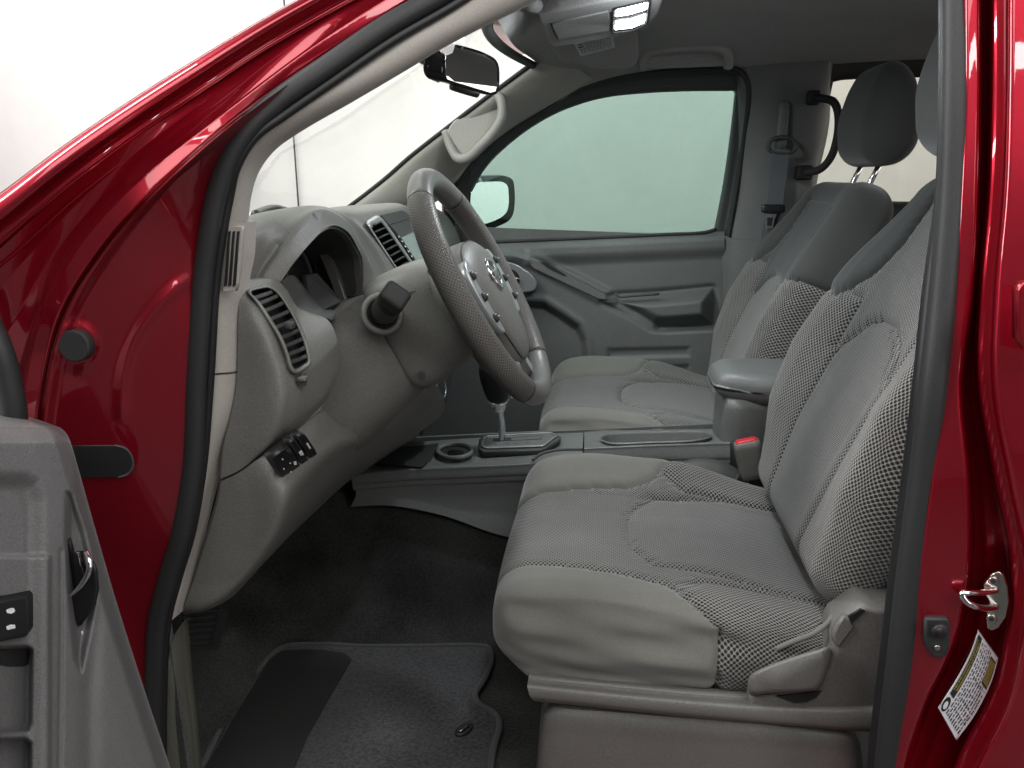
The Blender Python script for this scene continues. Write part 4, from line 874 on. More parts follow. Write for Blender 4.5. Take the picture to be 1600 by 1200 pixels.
# rear section with its oval tray
n1 = [(913, 701, 1.415), (1000, 697, 1.415), (1080, 694, 1.42), (1141, 692, 1.42)]; n0 = [(913, 722, 1.41), (1000, 720, 1.41), (1080, 718.5, 1.413), (1141, 717, 1.413)]
f1 = [(913, 676, 1.62), (1000, 673, 1.62), (1080, 671.5, 1.625), (1141, 670, 1.625)]
rows = [[P(*q) + A(0, .012, 0) for q in n0], PS(n0), PS(mid(n0, n1, .85)), PS(n1), PS(mid(n1, f1, .12, .002)), PS(mid(n1, f1, .5)), PS(f1), [P(*q) + A(0, .015, -.03) for q in f1]]
tr = [(937, 686), (946, 680), (975, 677), (1030, 675.5), (1090, 674.5), (1107, 676.5), (1113, 680), (1104, 686), (1080, 690), (1020, 692), (960, 694), (944, 691)]
q0 = P(1020, 684, 1.51); qn = np.cross(P(1080, 694, 1.42) - P(913, 701, 1.415), P(913, 676, 1.62) - P(913, 701, 1.415)); qn /= np.linalg.norm(qn); qn = qn if qn[2] > 0 else -qn
sheet('console_rear', loft(rows, 160, 120), M['console'], cs, (0, 0, -.012), holes=[tr])
def CT(a, b, d=0.): return PN(a, b, q0 + qn * (.004 + d), qn)
o_ = spline([CT(a, b, 0) for a, b in tr], 60, 's', True); cc = o_.mean(0)
ringloft('tray_rim', [o_, cc + (o_ - cc) * .985 + qn * .003, cc + (o_ - cc) * .965 + qn * .001, cc + (o_ - cc) * .96 - qn * .003, cc + (o_ - cc) * .94 - qn * .045], M['console'], cs, capends=False)
plate('tray_floor', cc + (o_ - cc) * .945 + qn * -.044, -qn * .001, pl('tray_plastic', (.075, .075, .072), .35, .15), cs, bev=.0002)
# console side wall
sheet('cabin_side', loft([[A(-1.0, 2.23, .36), A(.45, 2.23, .36)], [A(-1.0, 2.23, 1.28), A(.45, 2.23, 1.24)]], 4, 4), M['door'], T, (0, .01, 0))
rows = [[P(*q) for q in ((556, 759, 1.402), (640, 753, 1.402), (740, 749, 1.402), (820, 745, 1.402), (911, 741, 1.402), (1141, 718, 1.415))], PS([(556, 775, 1.40), (640, 780, 1.395), (740, 800, 1.39), (830, 800, 1.39), (911, 780, 1.40), (1141, 780, 1.40)]),
        PS([(548, 792, 1.40), (610, 790, 1.39), (690, 805, 1.385), (790, 838, 1.375), (911, 850, 1.38), (1141, 850, 1.38)])]
sheet('console_side', loft(rows, 50, 16, mv='l'), M['console'], cs, (0, .01, 0))
sheet('console_side', loft([[A(-.5, 1.63, .80), A(.3, 1.64, .87)], [A(-.5, 1.65, .6), A(.3, 1.65, .6)]], 6, 5), M['console'], cs, (0, -.01, 0))
tube('pocket_edge', PS([(832, 719, 1.40), (846, 709, 1.42), (872, 703, 1.43), (911, 702, 1.43)]), .003, M['dash_dark'], cs, n=24, seg=8)
# front tray and power socket
k0 = P(700, 707, 1.50); kn_ = np.cross(P(740, 728, 1.40) - P(600, 737, 1.40), P(700, 688, 1.605) - P(640, 733, 1.40)); kn_ /= np.linalg.norm(kn_); kn_ = kn_ if kn_[2] > 0 else -kn_
def CF_(a, b, d=0.): return PN(a, b, k0 + kn_ * (.003 + d), kn_)
plate('front_tray', [CF_(a, b, .001) for a, b in ((585, 724), (612, 697), (688, 687), (676, 712), (660, 729))], -kn_ * .002, M['pad'], cs, bev=.0005)
sk = [(684 + 26.5 * (1 + math.cos(t_)), 705 + 10.5 * math.sin(t_)) for t_ in np.linspace(0, 2 * math.pi, 36, endpoint=False)]
tube('socket_ring', [CF_(a, b, .003) for a, b in sk], .005, M['console'], cs, raw=True, closed=True, seg=10)
plate('socket_well', [CF_(711 + (a - 711) * .8, 706 + (b - 705) * .75, .003) for a, b in sk], -kn_ * .001, M['dash_dark'], cs, bev=.0003)
plate('socket_plug', [CF_(713 + (a - 711) * .52, 708 + (b - 705) * .52, .0045) for a, b in sk], -kn_ * .001, M['chrome'], cs, bev=.0003)
# gear selector
gs = empty('gear_selector', (0, 0, 0), T)
g0_ = P(812, 692, 1.52); gn_ = A(-.06, -.04, 1); gn_ /= np.linalg.norm(gn_)
def GP(a, b, d=0.): return PN(a, b, g0_ + gn_ * (.006 + d), gn_)
plate('gate_surround', [GP(a, b) for a, b in ((748, 686), (756, 680), (800, 677), (862, 674.5), (876, 681), (874, 687), (852, 700), (845, 702.5), (800, 704), (755, 705.5), (747, 700))], -gn_ * .012, M['dash_dark'], gs, bev=.003)
plate('gate_plate', [GP(a, b, .002) for a, b in ((756, 686), (762, 682.5), (800, 680), (860, 677), (868, 681.5), (848, 696), (800, 698), (760, 699.5), (754, 696))], -gn_ * .003, M['console'], gs, bev=.001)
plate('gate_slot', [GP(a, b, .0026) for a, b in ((770, 684.5), (848, 680.5), (846, 686), (770, 689.5))], -gn_ * .001, M['ink'], gs, bev=.0002)
tube('gate_trim', [GP(a, b, .0025) for a, b in ((755, 687), (762, 682), (800, 679.5), (861, 676.5), (869, 681.5), (849, 697), (800, 699), (760, 700.5), (753, 697))], .0024, M['silver'], gs, n=80, seg=6, mode='l', closed=True)
plate('gate_cover', [GP(a, b, .0032) for a, b in ((798, 684), (847, 681), (845, 685), (800, 688))], -gn_ * .001, M['dash'], gs, bev=.0002)
for ch, a_, b_ in (('P', 775, 694), ('R', 793, 693), ('N', 807, 692.3), ('D', 824, 691.5)):
    e_u = GP(a_ + 8, b_ - .5, .0036) - GP(a_, b_, .0036); e_u /= np.linalg.norm(e_u); e_v = np.cross(gn_, e_u)
    text('gear_letter', ch, (lambda o_, eu, ev: lambda a, b: o_ + eu * a * .011 + ev * b * .011)(GP(a_, b_, .0036), e_u, e_v), M['ink'], gs)
rod0, rod1 = P(783, 690, 1.52), P(779, 628, 1.50)
tube('selector_rod', [rod0, rod0 * .7 + rod1 * .3 + A(.004, 0, 0), rod1], .0075, M['chrome'], gs, n=20, seg=16)
kd = rod1 - rod0; kd /= np.linalg.norm(kd); kx = A(1, 0, 0) - kd * kd[0]; kx /= np.linalg.norm(kx); ky = np.cross(kd, kx)
ringloft('knob_collar', [sring(rod1 + kd * h_, kx, ky, w_, w_ * 1.05, 2.2, 28) for h_, w_ in ((-.022, .007), (-.02, .013), (-.004, .018), (.006, .023), (.008, .018))], M['chrome'], gs, nv=14)
ringloft('selector_knob', [sring(rod1 + kd * h_ - kx * sh, kx, ky, w_, w_ * .95, 2.6, 28) for h_, w_, sh in ((.004, .018, 0), (.012, .024, 0), (.04, .028, .004), (.07, .029, .008), (.09, .025, .01), (.098, .012, .01))], M['black'], gs, nv=20)
# armrest box
ar = empty('console_armrest', (0, 0, 0), T)
al = [(1112, 584), (1118, 574), (1140, 567), (1180, 562), (1240, 560), (1300, 566), (1300, 600), (1262, 612), (1225, 622), (1192, 637), (1170, 638), (1148, 628), (1128, 608)]
def dfm(v):
    w = v.copy(); w[:, 2] += -.022 * ss(.0, -.16, v[:, 0]) * (v[:, 2] < 0) * 0; w[:, 1] *= 1 - .22 * ss(-.10, -.17, v[:, 0]); return w
rbox('armrest_lid', (.33, .19, .072), .033, M['console'], ar, (.388, 1.512, .998), None, 14, deform=lambda v: v * A(1, 1, 1) + np.stack([0 * v[:, 0], -v[:, 1] * .30 * ss(-.05, -.18, v[:, 0]), .014 * ss(.0, -.17, v[:, 0]) * (v[:, 2] < 0) - .05 * (v[:, 0]) * 0], 1))
rbox('armrest_box', (.30, .165, .20), .014, M['console'], ar, (.395, 1.515, .885), None, 8)
# belt buckle beside the driver's cushion
bk = empty('belt_buckle', (0, 0, 0), T)
bc = P(1172, 718, 1.385); bu = P(1166, 684, 1.385) - P(1180, 752, 1.385); bu /= np.linalg.norm(bu); bx_ = A(1, 0, 0) - bu * bu[0]; bx_ /= np.linalg.norm(bx_); by_ = np.cross(bu, bx_)
rbox('buckle_body', (.050, .028, .080), .006, M['shield'], bk, bc, (bx_, by_, bu), n=6)
rbox('release_button', (.040, .020, .012), .003, M['red'], bk, bc + bu * .037 + by_ * 0, (bx_, by_, bu), n=5)
rbox('buckle_strap', (.036, .008, .10), .003, M['black'], bk, bc - bu * .075 + A(.006, 0, 0), (bx_, by_, bu), n=4)
# handbrake boot, a soft fold behind the cushion
tube('brake_boot', PS([(1052, 745, 1.41), (1085, 738, 1.41), (1120, 745, 1.405), (1150, 762, 1.40), (1190, 790, 1.40)]), [.02, .03, .034, .03, .026], M['dash_dark'], T, n=30, seg=16)
tube('brake_boot_fold', PS([(1128, 760, 1.37), (1148, 752, 1.37), (1155, 742, 1.38)]), .004, M['blackmat'], T, n=14, seg=8)

# ================================================================== cabin floor
def fl(x):
    toe = max(0., -.60 - x); z = .452 + .9 * toe ** 1.15
    return [A(x, .775, z + .05), A(x, .80, z + .015), A(x, .86, z), A(x, 1.05, z), A(x, 1.26, z + .002), A(x, 1.335, z + .05), A(x, 1.375, z + .17), A(x, 1.42, z + .27), A(x, 1.60, z + .27), A(x, 1.67, z + .10), A(x, 1.80, z), A(x, 2.2, z)]
rows = [fl(x) for x in (-1.0, -.85, -.72, -.62, -.5, -.2, .1, .5, 1.0, 1.6)]
Gf = loft(rows, 80, 70)
lump = .010 * np.sin(Gf[..., 0] * 17) * np.sin(Gf[..., 1] * 13 + 1) + .006 * np.sin(Gf[..., 0] * 31 + 2) * np.sin(Gf[..., 1] * 23)
Gf[..., 2] += lump * ss(1.1, 1.3, Gf[..., 1])
sheet('floor_carpet', Gf, M['carpet'], T, (0, 0, -.02))
sheet('firewall', loft([[A(-.95, .78, .4), A(-.95, 2.2, .4)], [A(-.95, .78, 1.3), A(-.95, 2.2, 1.3)]], 4, 4), M['carpet'], T, (-.02, 0, 0))
sheet('rear_wall', loft([[A(1.55, .8, .4), A(1.55, 2.2, .4)], [A(1.5, .8, 1.35), A(1.5, 2.2, 1.35)]], 4, 4), M['liner'], T, (.02, 0, 0))
# sill trim and kick panel near the hinge pillar
rows = [PS([(266, 1012, .79), (260, 1060, .785), (258, 1130, .785), (268, 1260, .785)]), PS([(274, 990, .80), (272, 1060, .79), (272, 1130, .79), (284, 1260, .79)]), PS([(284, 975, .815), (290, 1060, .81), (297, 1130, .81), (308, 1260, .81)]), PS([(288, 970, .84), (295, 1060, .84), (303, 1130, .84), (314, 1260, .84)])]
sheet('sill_trim', loft(rows, 40, 16), M['sill'], T, (0, .01, 0))
sheet('kick_panel', loft([[A(-.56, .80, .95), A(-.56, .80, .42)], [A(-.75, .83, .95), A(-.75, .83, .42)], [A(-.95, .84, .95), A(-.95, .84, .42)]], 10, 10), M['carpet'], T, (0, -.01, 0))
sheet('sill', loft([[A(-.5, .77, .44), A(.5, .77, .50)], [A(-.5, .70, .46), A(.5, .70, .50)], [A(-.5, .66, .40), A(.5, .66, .42)]], 10, 10), M['paint'], T, (0, 0, -.03))
fp = empty('foot_rest', (0, 0, 0), T)
a0, a1, a2, a3 = P(288, 955, .95), P(345, 950, 1.02), P(330, 1010, .98), P(292, 1012, .92)
sheet('rest_pad', loft([[a0, a1], [a3, a2]], 8, 8), M['pad'], fp, (0, .02, -.02))
for k in range(6):
    w = (k + .5) / 6; tube('rib', [a0 * (1 - w) + a3 * w + A(0, -.003, .003), a1 * (1 - w) + a2 * w + A(0, -.003, .003)], .004, M['blackmat'], fp, n=6, seg=6, mode='l')

# ---- the loose mat on the floor
ZM = .470
mt = empty('floor_mat', tuple(PZ(640, 1100, ZM)))
tagit(mt, 'charcoal carpet floor mat with black heel pad in the driver footwell', 'floor mat')
mp = [(300, 1230), (395, 1060), (440, 1013), (500, 1008), (560, 1011), (650, 1011), (745, 1010), (762, 1013), (768, 1028), (757, 1060), (742, 1085), (748, 1100), (775, 1118), (780, 1135), (770, 1170), (764, 1230), (760, 1400), (500, 1420), (250, 1420)]
def MZ(a, b, d=0.): return PZ(a, b, ZM + d)
plate('mat_pile', [MZ(a, b) for a, b in mp], (0, 0, -.012), M['mat'], mt, bev=.004)
tube('mat_binding', [MZ(a, b, -.003) for a, b in mp], .0065, M['matedge'], mt, n=160, seg=8, closed=True)
plate('heel_pad', [MZ(a, b, .003) for a, b in ((326, 1190), (375, 1105), (422, 1030), (440, 1016), (500, 1014), (540, 1020), (549, 1030), (520, 1080), (480, 1150), (455, 1210), (440, 1260), (300, 1260))], (0, 0, -.003), M['pad'], mt, bev=.001)
ck = [MZ(725 + 14 * math.cos(t_), 1138 + 9 * math.sin(t_) - 5 * math.cos(t_), .005) for t_ in np.linspace(0, 2 * math.pi, 28, endpoint=False)]
plate('mat_clip', ck, (0, 0, -.004), M['black'], mt, bev=.002)
tube('clip_bar', [MZ(718, 1143, .007), MZ(734, 1133, .007)], .0015, M['steel'], mt, n=4, seg=6, mode='l')

# ================================================================== seats
def split_box(h, r, n, deform, region, mats, parent, groove=.0085, uvf=None):
    h = np.array(h, float); V, Fc, UVl, Pm = [], [], [], []; base = 0
    for ax in range(3):
        for sg in (-1, 1):
            a, b = [i for i in range(3) if i != ax]
            ga, gb = np.linspace(-h[a], h[a], n[a] + 1), np.linspace(-h[b], h[b], n[b] + 1)
            Am, Bm = np.meshgrid(ga, gb, indexing='ij'); p = np.zeros(Am.shape + (3,)); p[..., a] = Am; p[..., b] = Bm; p[..., ax] = sg * h[ax]
            q = np.clip(p, -(h - r), h - r); dd = p - q; v = q + dd / np.maximum(np.linalg.norm(dd, axis=-1, keepdims=True), 1e-9) * r
            idx = np.arange(Am.size).reshape(Am.shape) + base
            f = np.stack([idx[:-1, :-1], idx[1:, :-1], idx[1:, 1:], idx[:-1, 1:]], -1).reshape(-1, 4)
            if sg * (1 if ax != 1 else -1) < 0: f = f[:, ::-1]
            pp = p.reshape(-1, 3)
            V.append(v.reshape(-1, 3)); Fc.append(f); Pm.append(pp); base += Am.size
            UVl.append(uvf(pp, ax, sg, h))
    V, Fc, Pm, UV = np.vstack(V), np.vstack(Fc), np.vstack(Pm), np.vstack(UVl)
    key = np.round(V * 1e6).astype(np.int64); _, first, inv = np.unique(key, axis=0, return_index=True, return_inverse=True); inv = inv.ravel()
    Vw = V[first]; Fw = inv[Fc]
    un = Pm.copy()
    reg = region(Pm[Fc].mean(1), V[Fc].mean(1))
    rmin = np.full(len(Vw), 99); rmax = np.full(len(Vw), -1)
    for k in range(4): np.minimum.at(rmin, Fw[:, k], reg); np.maximum.at(rmax, Fw[:, k], reg)
    gl_ = (rmin != rmax).astype(float); g2 = gl_.copy()
    for it, wgt in ((0, .50), (1, .20), (2, .06)):
        on = np.zeros(len(Vw)); fm = g2[Fw].max(1)
        for k in range(4): np.maximum.at(on, Fw[:, k], fm)
        gl_ = np.maximum(gl_, on * wgt); g2 = (on > 0).astype(float)
    W3 = deform(Vw)
    # normals
    e1_ = W3[Fw[:, 2]] - W3[Fw[:, 0]]; e2_ = W3[Fw[:, 3]] - W3[Fw[:, 1]]; fn = np.cross(e1_, e2_); vn_ = np.zeros_like(W3)
    for k in range(4): np.add.at(vn_, Fw[:, k], fn)
    vn_ /= np.linalg.norm(vn_, axis=1)[:, None] + 1e-12
    cen = W3.mean(0)
    if ((W3 - cen) * vn_).sum() < 0: vn_ = -vn_
    W3 = W3 - vn_ * (gl_ * groove)[:, None]
    for ri, (nm, mt_) in enumerate(mats):
        fs = Fw[reg == ri]
        if len(fs) == 0: continue
        us, iv = np.unique(fs, return_inverse=True); iv = iv.reshape(fs.shape)
        o = mesh(nm, W3[us], iv.tolist(), mt_, parent, True)
        l = o.data.uv_layers.new(name='UVMap'); l.data.foreach_set('uv', UV[Fc[reg == ri]].reshape(-1, 2).ravel())
        nrm = vn_[us]; o.data.normals_split_custom_set_from_vertices([tuple(q) for q in nrm]) if False else None

SY = 1.13
seat = empty('driver_seat', (0, 0, 0), T)
seat['label'] = 'grey mesh cloth seat nearest the open door'
# cushion -----------------------------------------------------------
HC = A(.255, .252, .074); CC = A(.112, SY, .760)
zprof_w = [-.26, -.235, -.19, -.13, -.06, 0, .06, .12, .17, .215, .24, .26]; zprof = [.014, .018, .014, .006, .001, 0, .001, .008, .030, .054, .057, .048]
def cush(v):
    x, y, z = v[:, 0].copy(), v[:, 1].copy(), v[:, 2].copy()
    up = ss(-.02, .06, z); bot = 1 - ss(-.07, -.0, z)
    front = ss(.0, -.25, x)
    z2 = z + up * (np.interp(y, zprof_w, zprof) * (1 - .55 * ss(.0, .22, x)) * (1 - .18 * ss(-.16, -.25, x)) - .022 * ss(.02, .25, x) + .006 * np.exp(-((x + .13) / .08) ** 2))
    x2 = x + bot * .032 * ss(-.12, -.25, x)
    # bow of the front edge in plan, seat of the crease round the insert
    x2 = x2 - .012 * (1 - (y / .25) ** 2) * ss(-.1, -.25, x)
    y2 = y * (1 - .05 * ss(-.10, -.255, x)) + .008 * bot * np.sign(-y) * (np.abs(y) > .2)
    rr_ = np.hypot((x - .02) / .2, y / .16)
    z2 = z2 + up * .008 * np.exp(-(((x - .1) / .14) ** 2 + (y / .1) ** 2))
    # slack folds of the outer side panel
    sd_ = ss(-.22, -.25, y) * (1 - ss(.05, .12, x))
    y2 = y2 - sd_ * (.0050 * np.sin(z * 95 + 7 * x + 1.2) + .0028 * np.sin(z * 170 - 14 * x) + .0015 * np.sin(z * 240 + 30 * x))
    return np.stack([x2, y2, z2], 1) + CC
def unroll(p, ax, sg, h):
    if ax == 2: return p[:, :2].copy()
    if ax == 1: return np.stack([p[:, 0], sg * (h[1] + h[2] - p[:, 2])], 1)
    return np.stack([sg * (h[0] + h[2] - p[:, 2]), p[:, 1]], 1)
def cush_reg(p, v):
    X = v[:, 0] + .255; y = v[:, 1]; drop = HC[2] - v[:, 2]
    Wn = np.abs(y) + np.where(np.abs(y) > .19, np.maximum(drop - .004, 0) * .9, 0)
    r_ = np.zeros(len(v), int)                                  # 0 main mesh
    insx = .195 + .055 * np.abs((y - .005) / .125) ** 3.2
    r_[(X > insx) & (np.abs(y - .005) < .118 + .03 * ss(.25, .45, X)) & (v[:, 2] > 0)] = 1     # insert
    bol_ = (X > .262 + .0 * y) & (Wn > .15 + .03 * ss(.30, .26, X)) & (np.abs(y) > .118 + .03 * ss(.25, .45, X))
    r_[bol_] = 2
    wn = np.interp(X, [0, .08, .18, .245, .262, .31], [.140, .140, .150, .172, .20, .262])
    r_[(X < .31) & (Wn > wn) & (y < 0)] = 3
    wf = np.interp(X, [0, .08, .20, .245, .285], [.128, .132, .146, .17, .235])
    r_[(X < .285) & (Wn > wf) & (y > 0)] = 3
    r_[(v[:, 2] < -.03) & (X < .04) & (np.abs(y) < .14)] = 3
    r_[v[:, 0] > .235] = 2
    return r_
split_box(HC, .056, (128, 126, 36), cush, cush_reg, [('cushion_mesh', M['mesh']), ('cushion_insert', M['insert']), ('cushion_bolster', M['coarse']), ('cushion_side_cloth', M['plain'])], seat, uvf=unroll)
# backrest ----------------------------------------------------------
LEAN = R(21); HU = A(math.sin(LEAN), 0, math.cos(LEAN)); HN = A(-math.cos(LEAN), 0, math.sin(LEAN))
HB = A(.052, .252, .312); BO = A(.335, SY, .835)                # local: N, W, H
def backf(v):
    n_, w, h_ = v[:, 0].copy(), v[:, 1].copy(), v[:, 2] + .312
    fr_ = ss(-.03, .04, n_)
    shoulder = 1 - .20 * ss(.40, .60, h_)
    bul = np.interp(np.abs(w), [0, .09, .13, .18, .225, .252], [.0, .002, .010, .036, .047, .041])
    amp = np.interp(h_, [0, .05, .10, .16, .27, .40, .52, .6], [.0, .12, .40, .80, 1.0, .66, .40, .2])
    lum = .012 * np.exp(-((h_ - .16) / .12) ** 2) * np.exp(-(w / .14) ** 2)
    curve = -.022 * ss(.38, .60, h_) + .004
    n2 = n_ + fr_ * (bul * amp + lum) + curve
    w2 = w * shoulder * (1 - .13 * ss(.20, .0, h_))
    hh_ = h_ - .020 * ss(.16, .25, np.abs(w)) * ss(.35, .6, h_)
    return BO[None] + n2[:, None] * HN + w2[:, None] * A(0, 1, 0) + hh_[:, None] * HU
def unrollb(p, ax, sg, h):
    if ax == 0: return np.stack([p[:, 2], p[:, 1]], 1)
    if ax == 1: return np.stack([p[:, 2], sg * (h[1] + h[0] - p[:, 0])], 1)
    return np.stack([sg * (h[2] + h[0] - p[:, 0]), p[:, 1]], 1)
def back_reg(p, v):
    n_, w, h_ = v[:, 0], v[:, 1], v[:, 2] + .312; a = np.abs(w)
    r_ = np.zeros(len(v), int)
    r_[(h_ < .385)] = 2
    r_[(h_ < .385) & (a < .125) & (h_ > .30)] = 0
    top_ = .365 - .075 * (a / .115) ** 2.6
    r_[(a < .118) & (h_ < top_) & (n_ > 0)] = 1
    wp_ = np.interp(h_, [.372, .39, .43, .48, .60], [.19, .165, .135, .125, .15])
    r_[(h_ > .372 + .010 * ss(.2, .25, a)) & (a > wp_)] = 3
    r_[(h_ > .565)] = 3
    r_[(n_ < -.015) & (h_ > .25)] = 3
    r_[(n_ < -.03)] = 3
    return r_
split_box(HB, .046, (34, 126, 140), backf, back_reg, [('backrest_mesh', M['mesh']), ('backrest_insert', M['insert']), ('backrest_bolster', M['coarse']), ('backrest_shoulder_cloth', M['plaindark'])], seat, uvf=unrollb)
# headrest ----------------------------------------------------------
HO = P(1363, 184, SY + .74) - A(0, .74, 0)
hu2 = A(math.sin(R(-7)), 0, math.cos(R(-7))); hn2 = A(-math.cos(R(-7)), 0, math.sin(R(-7)))
def headf(v):
    n_, w, h_ = v[:, 0].copy(), v[:, 1].copy(), v[:, 2].copy()
    w = w * (1 - .12 * ss(.0, -.11, h_) - .10 * ss(.03, .11, h_)); n_ = n_ * (1 - .42 * ss(-.02, .11, h_)) - .014 * (w / .13) ** 2 - .008 * ss(-.02, .1, h_)
    return HO[None] + n_[:, None] * hn2 + w[:, None] * A(0, 1, 0) + h_[:, None] * hu2
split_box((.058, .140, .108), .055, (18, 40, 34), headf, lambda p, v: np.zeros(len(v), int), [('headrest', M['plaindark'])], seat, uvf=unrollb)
for w in (-.062, .062):
    p_ = HO + A(0, w, 0) - hu2 * .095; tube('headrest_post', [p_, p_ - HU * .10], .0062, M['chrome'], seat, n=4, seg=16, mode='l')
# base and runners
rbox('seat_base', (.40, .40, .14), .02, M['dash_dark'], seat, (.13, SY, .66), n=6)
rbox('seat_riser', (.42, .38, .17), .02, M['blackmat'], seat, (.15, SY, .54), n=6)

# passenger seat: a copy of every piece, one seat's spacing across the cabin
pseat = seat.copy(); COL.objects.link(pseat); pseat.name = 'passenger_seat'; pseat['label'] = 'grey mesh cloth seat on the far side beyond the console'
pseat.location = (0, .74, 0)
def nudge():
    for ch in seat.children:
        if ch.name.startswith('headrest') and 'post' not in ch.name: ch.location.x -= .100
for ch in list(seat.children):
    c_ = ch.copy(); COL.objects.link(c_); c_.parent = pseat
    if ch.name.startswith('cushion'): c_.location.z += .02
    if ch.name.startswith('backrest'): c_.location.z -= .022
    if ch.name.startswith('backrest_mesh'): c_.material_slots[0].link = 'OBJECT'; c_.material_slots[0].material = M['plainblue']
nudge()                                                     # the driver's headrest sits further forward

# driver's outer side shield, lever and plinth
rows = [PS([(826, 1064, .866), (900, 1072, .866), (1000, 1082, .866), (1100, 1090, .866), (1200, 1096, .866), (1300, 1098, .866), (1420, 1090, .866)]),
        PS([(824, 1072, .852), (900, 1080, .850), (1000, 1090, .850), (1100, 1099, .850), (1200, 1106, .850), (1300, 1110, .850), (1420, 1108, .850)]),
        PS([(828, 1088, .850), (900, 1096, .848), (1000, 1107, .848), (1100, 1117, .848), (1200, 1126, .848), (1300, 1134, .848), (1420, 1140, .848)]),
        PS([(836, 1096, .858), (900, 1102, .856), (1000, 1113, .856), (1100, 1123, .856), (1200, 1131, .856), (1300, 1140, .856), (1420, 1146, .856)])]
sheet('seat_rail_cover', loft(rows, 60, 16), M['shield'], seat, (0, .02, 0))
so = [(1172, 1090), (1216, 1086), (1262, 1072), (1294, 1048), (1304, 1016), (1301, 995), (1310, 978), (1332, 962), (1352, 948), (1372, 952), (1440, 950), (1440, 1142), (1330, 1137), (1200, 1122), (1172, 1116)]
plate('side_shield', [P(a, b, .856) for a, b in so], (0, .05, 0), M['shield'], seat, bev=.007, steps=4)
plate('shield_gap', [P(a, b, .8545) for a, b in ((1325, 964), (1345, 952), (1352, 955), (1331, 974))], (0, .003, 0), M['ink'], seat, bev=.0004)
plate('recliner_pivot', [P(a, b, .853) for a, b in ((1302, 990), (1310, 975), (1321, 963), (1336, 980), (1312, 1012), (1303, 1005))], (0, .01, 0), M['shield'], seat, bev=.003)
lv = [(1170, 1060), (1176, 1052), (1200, 1040), (1240, 1026), (1280, 1014), (1294, 1011), (1298, 1022), (1292, 1050), (1284, 1070), (1276, 1078), (1262, 1080), (1200, 1083), (1172, 1084)]
rg = []
cv_ = np.mean(lv, axis=0)
for sc2, d2 in ((.80, -.022), (.93, -.019), (1.0, -.010), (1.0, .012)):
    rg.append(spline([P(*(cv_ + (np.array(q) - cv_) * sc2), .855 + d2) for q in lv], 56, 's', True))
ringloft('recliner_lever', rg, M['shield'], seat, nv=14)
plate('lever_gap', [P(a, b, .8535) for a, b in ((1214, 1088), (1262, 1083), (1284, 1080), (1276, 1090), (1262, 1097), (1242, 1099))], (0, .002, 0), M['ink'], seat, bev=.0004)
rows = [PS([(838, 1230, .90), (842, 1150, .90), (846, 1118, .895), (856, 1105, .89)]), PS([(842, 1230, .866), (850, 1150, .866), (856, 1116, .866), (864, 1106, .87)]), PS([(1000, 1230, .862), (1000, 1160, .862), (1000, 1130, .862), (1000, 1116, .868)]), PS([(1200, 1230, .862), (1200, 1170, .862), (1200, 1146, .862), (1200, 1132, .868)]),
        PS([(1335, 1230, .862), (1332, 1180, .862), (1326, 1152, .862), (1318, 1142, .868)]), PS([(1350, 1230, .88), (1346, 1180, .88), (1340, 1152, .88), (1330, 1142, .88)])]
sheet('seat_plinth', loft(rows, 30, 70), M['shield'], seat, (0, .03, 0))
tube('cushion_piping', PS([(1213, 1014, .884), (1240, 1002, .878), (1275, 988, .878), (1298, 968, .880), (1306, 945, .905)]), .0035, M['plain'], seat, n=24, seg=8)

# ================================================================== open driver door (front end of its inner panel)
dd = empty('driver_door', (0, 0, 0), T)
dd['label'] = 'grey inner panel of the open driver door'
nx, ny = 220, 220
tt = np.linspace(0, 1, ny)[:, None]; uu = np.linspace(0, 1, nx)[None, :]
RB = [(94, 668), (103, 676), (110, 690), (122, 730), (150, 830), (185, 950), (225, 1075), (270, 1210), (300, 1300)]
rb_ = spline([(a, b, 0) for a, b in RB], ny)[:, :2]
lt_ = spline([(-260, 664, 0), (-260, 672, 0), (-260, 690, 0), (-260, 730, 0), (-260, 830, 0), (-260, 950, 0), (-260, 1075, 0), (-260, 1210, 0), (-260, 1300, 0)], ny)[:, :2]
lt_[:, 1] = rb_[:, 1] + (lt_[:, 1] - rb_[:, 1]) * 1.0
dx_ = lt_[:, None] * (1 - uu[..., None]) + rb_[:, None] * uu[..., None]
X2, Y2 = dx_[..., 0], dx_[..., 1]
dist = (rb_[:, 0][:, None] - X2)                                 # pixels in from the hinge-side edge
dY = .655 - .00060 * dist
dY -= .020 * ss(0, 26, dist) + .006 * ss(0, 60, dist) + .016 * ss(0, 30, Y2 - 664) - .016
recess = sd([(-300, 742), (40, 742), (58, 752), (66, 780), (66, 1300), (-300, 1300)], X2, Y2); dY += .009 * (1 - ss(-26, 10, recess))
lower = sd([(-300, 870), (80, 866), (80, 1300), (-300, 1300)], X2, Y2); dY -= .006 * (1 - ss(-6, 2, lower))
well = sd([(-300, 1016), (42, 1008), (52, 1014), (50, 1130), (44, 1144), (-300, 1160)], X2, Y2); dY += .020 * (1 - ss(-7, 1, well))
well2 = sd([(-300, 1162), (40, 1152), (50, 1160), (48, 1300), (-300, 1300)], X2, Y2); dY += .020 * (1 - ss(-7, 1, well2))
cup = sd([(104, 770), (112, 772), (132, 830), (146, 890), (150, 925), (140, 985), (126, 1050), (118, 1030), (108, 930), (103, 840)], X2, Y2); dY += .016 * (1 - ss(-10, 5, cup))
cres = dline([(96, 860), (96, 1010), (92, 1300)], X2, Y2); dY += .0025 * np.exp(-(cres / 3.5) ** 2)
bow = dline([(150, 930), (148, 1000), (140, 1080), (140, 1300)], X2, Y2); dY += .004 * np.exp(-(bow / 14) ** 2)
Gd = np.array([[P(X2[i, j], Y2[i, j], dY[i, j]) for j in range(nx)] for i in range(ny)])
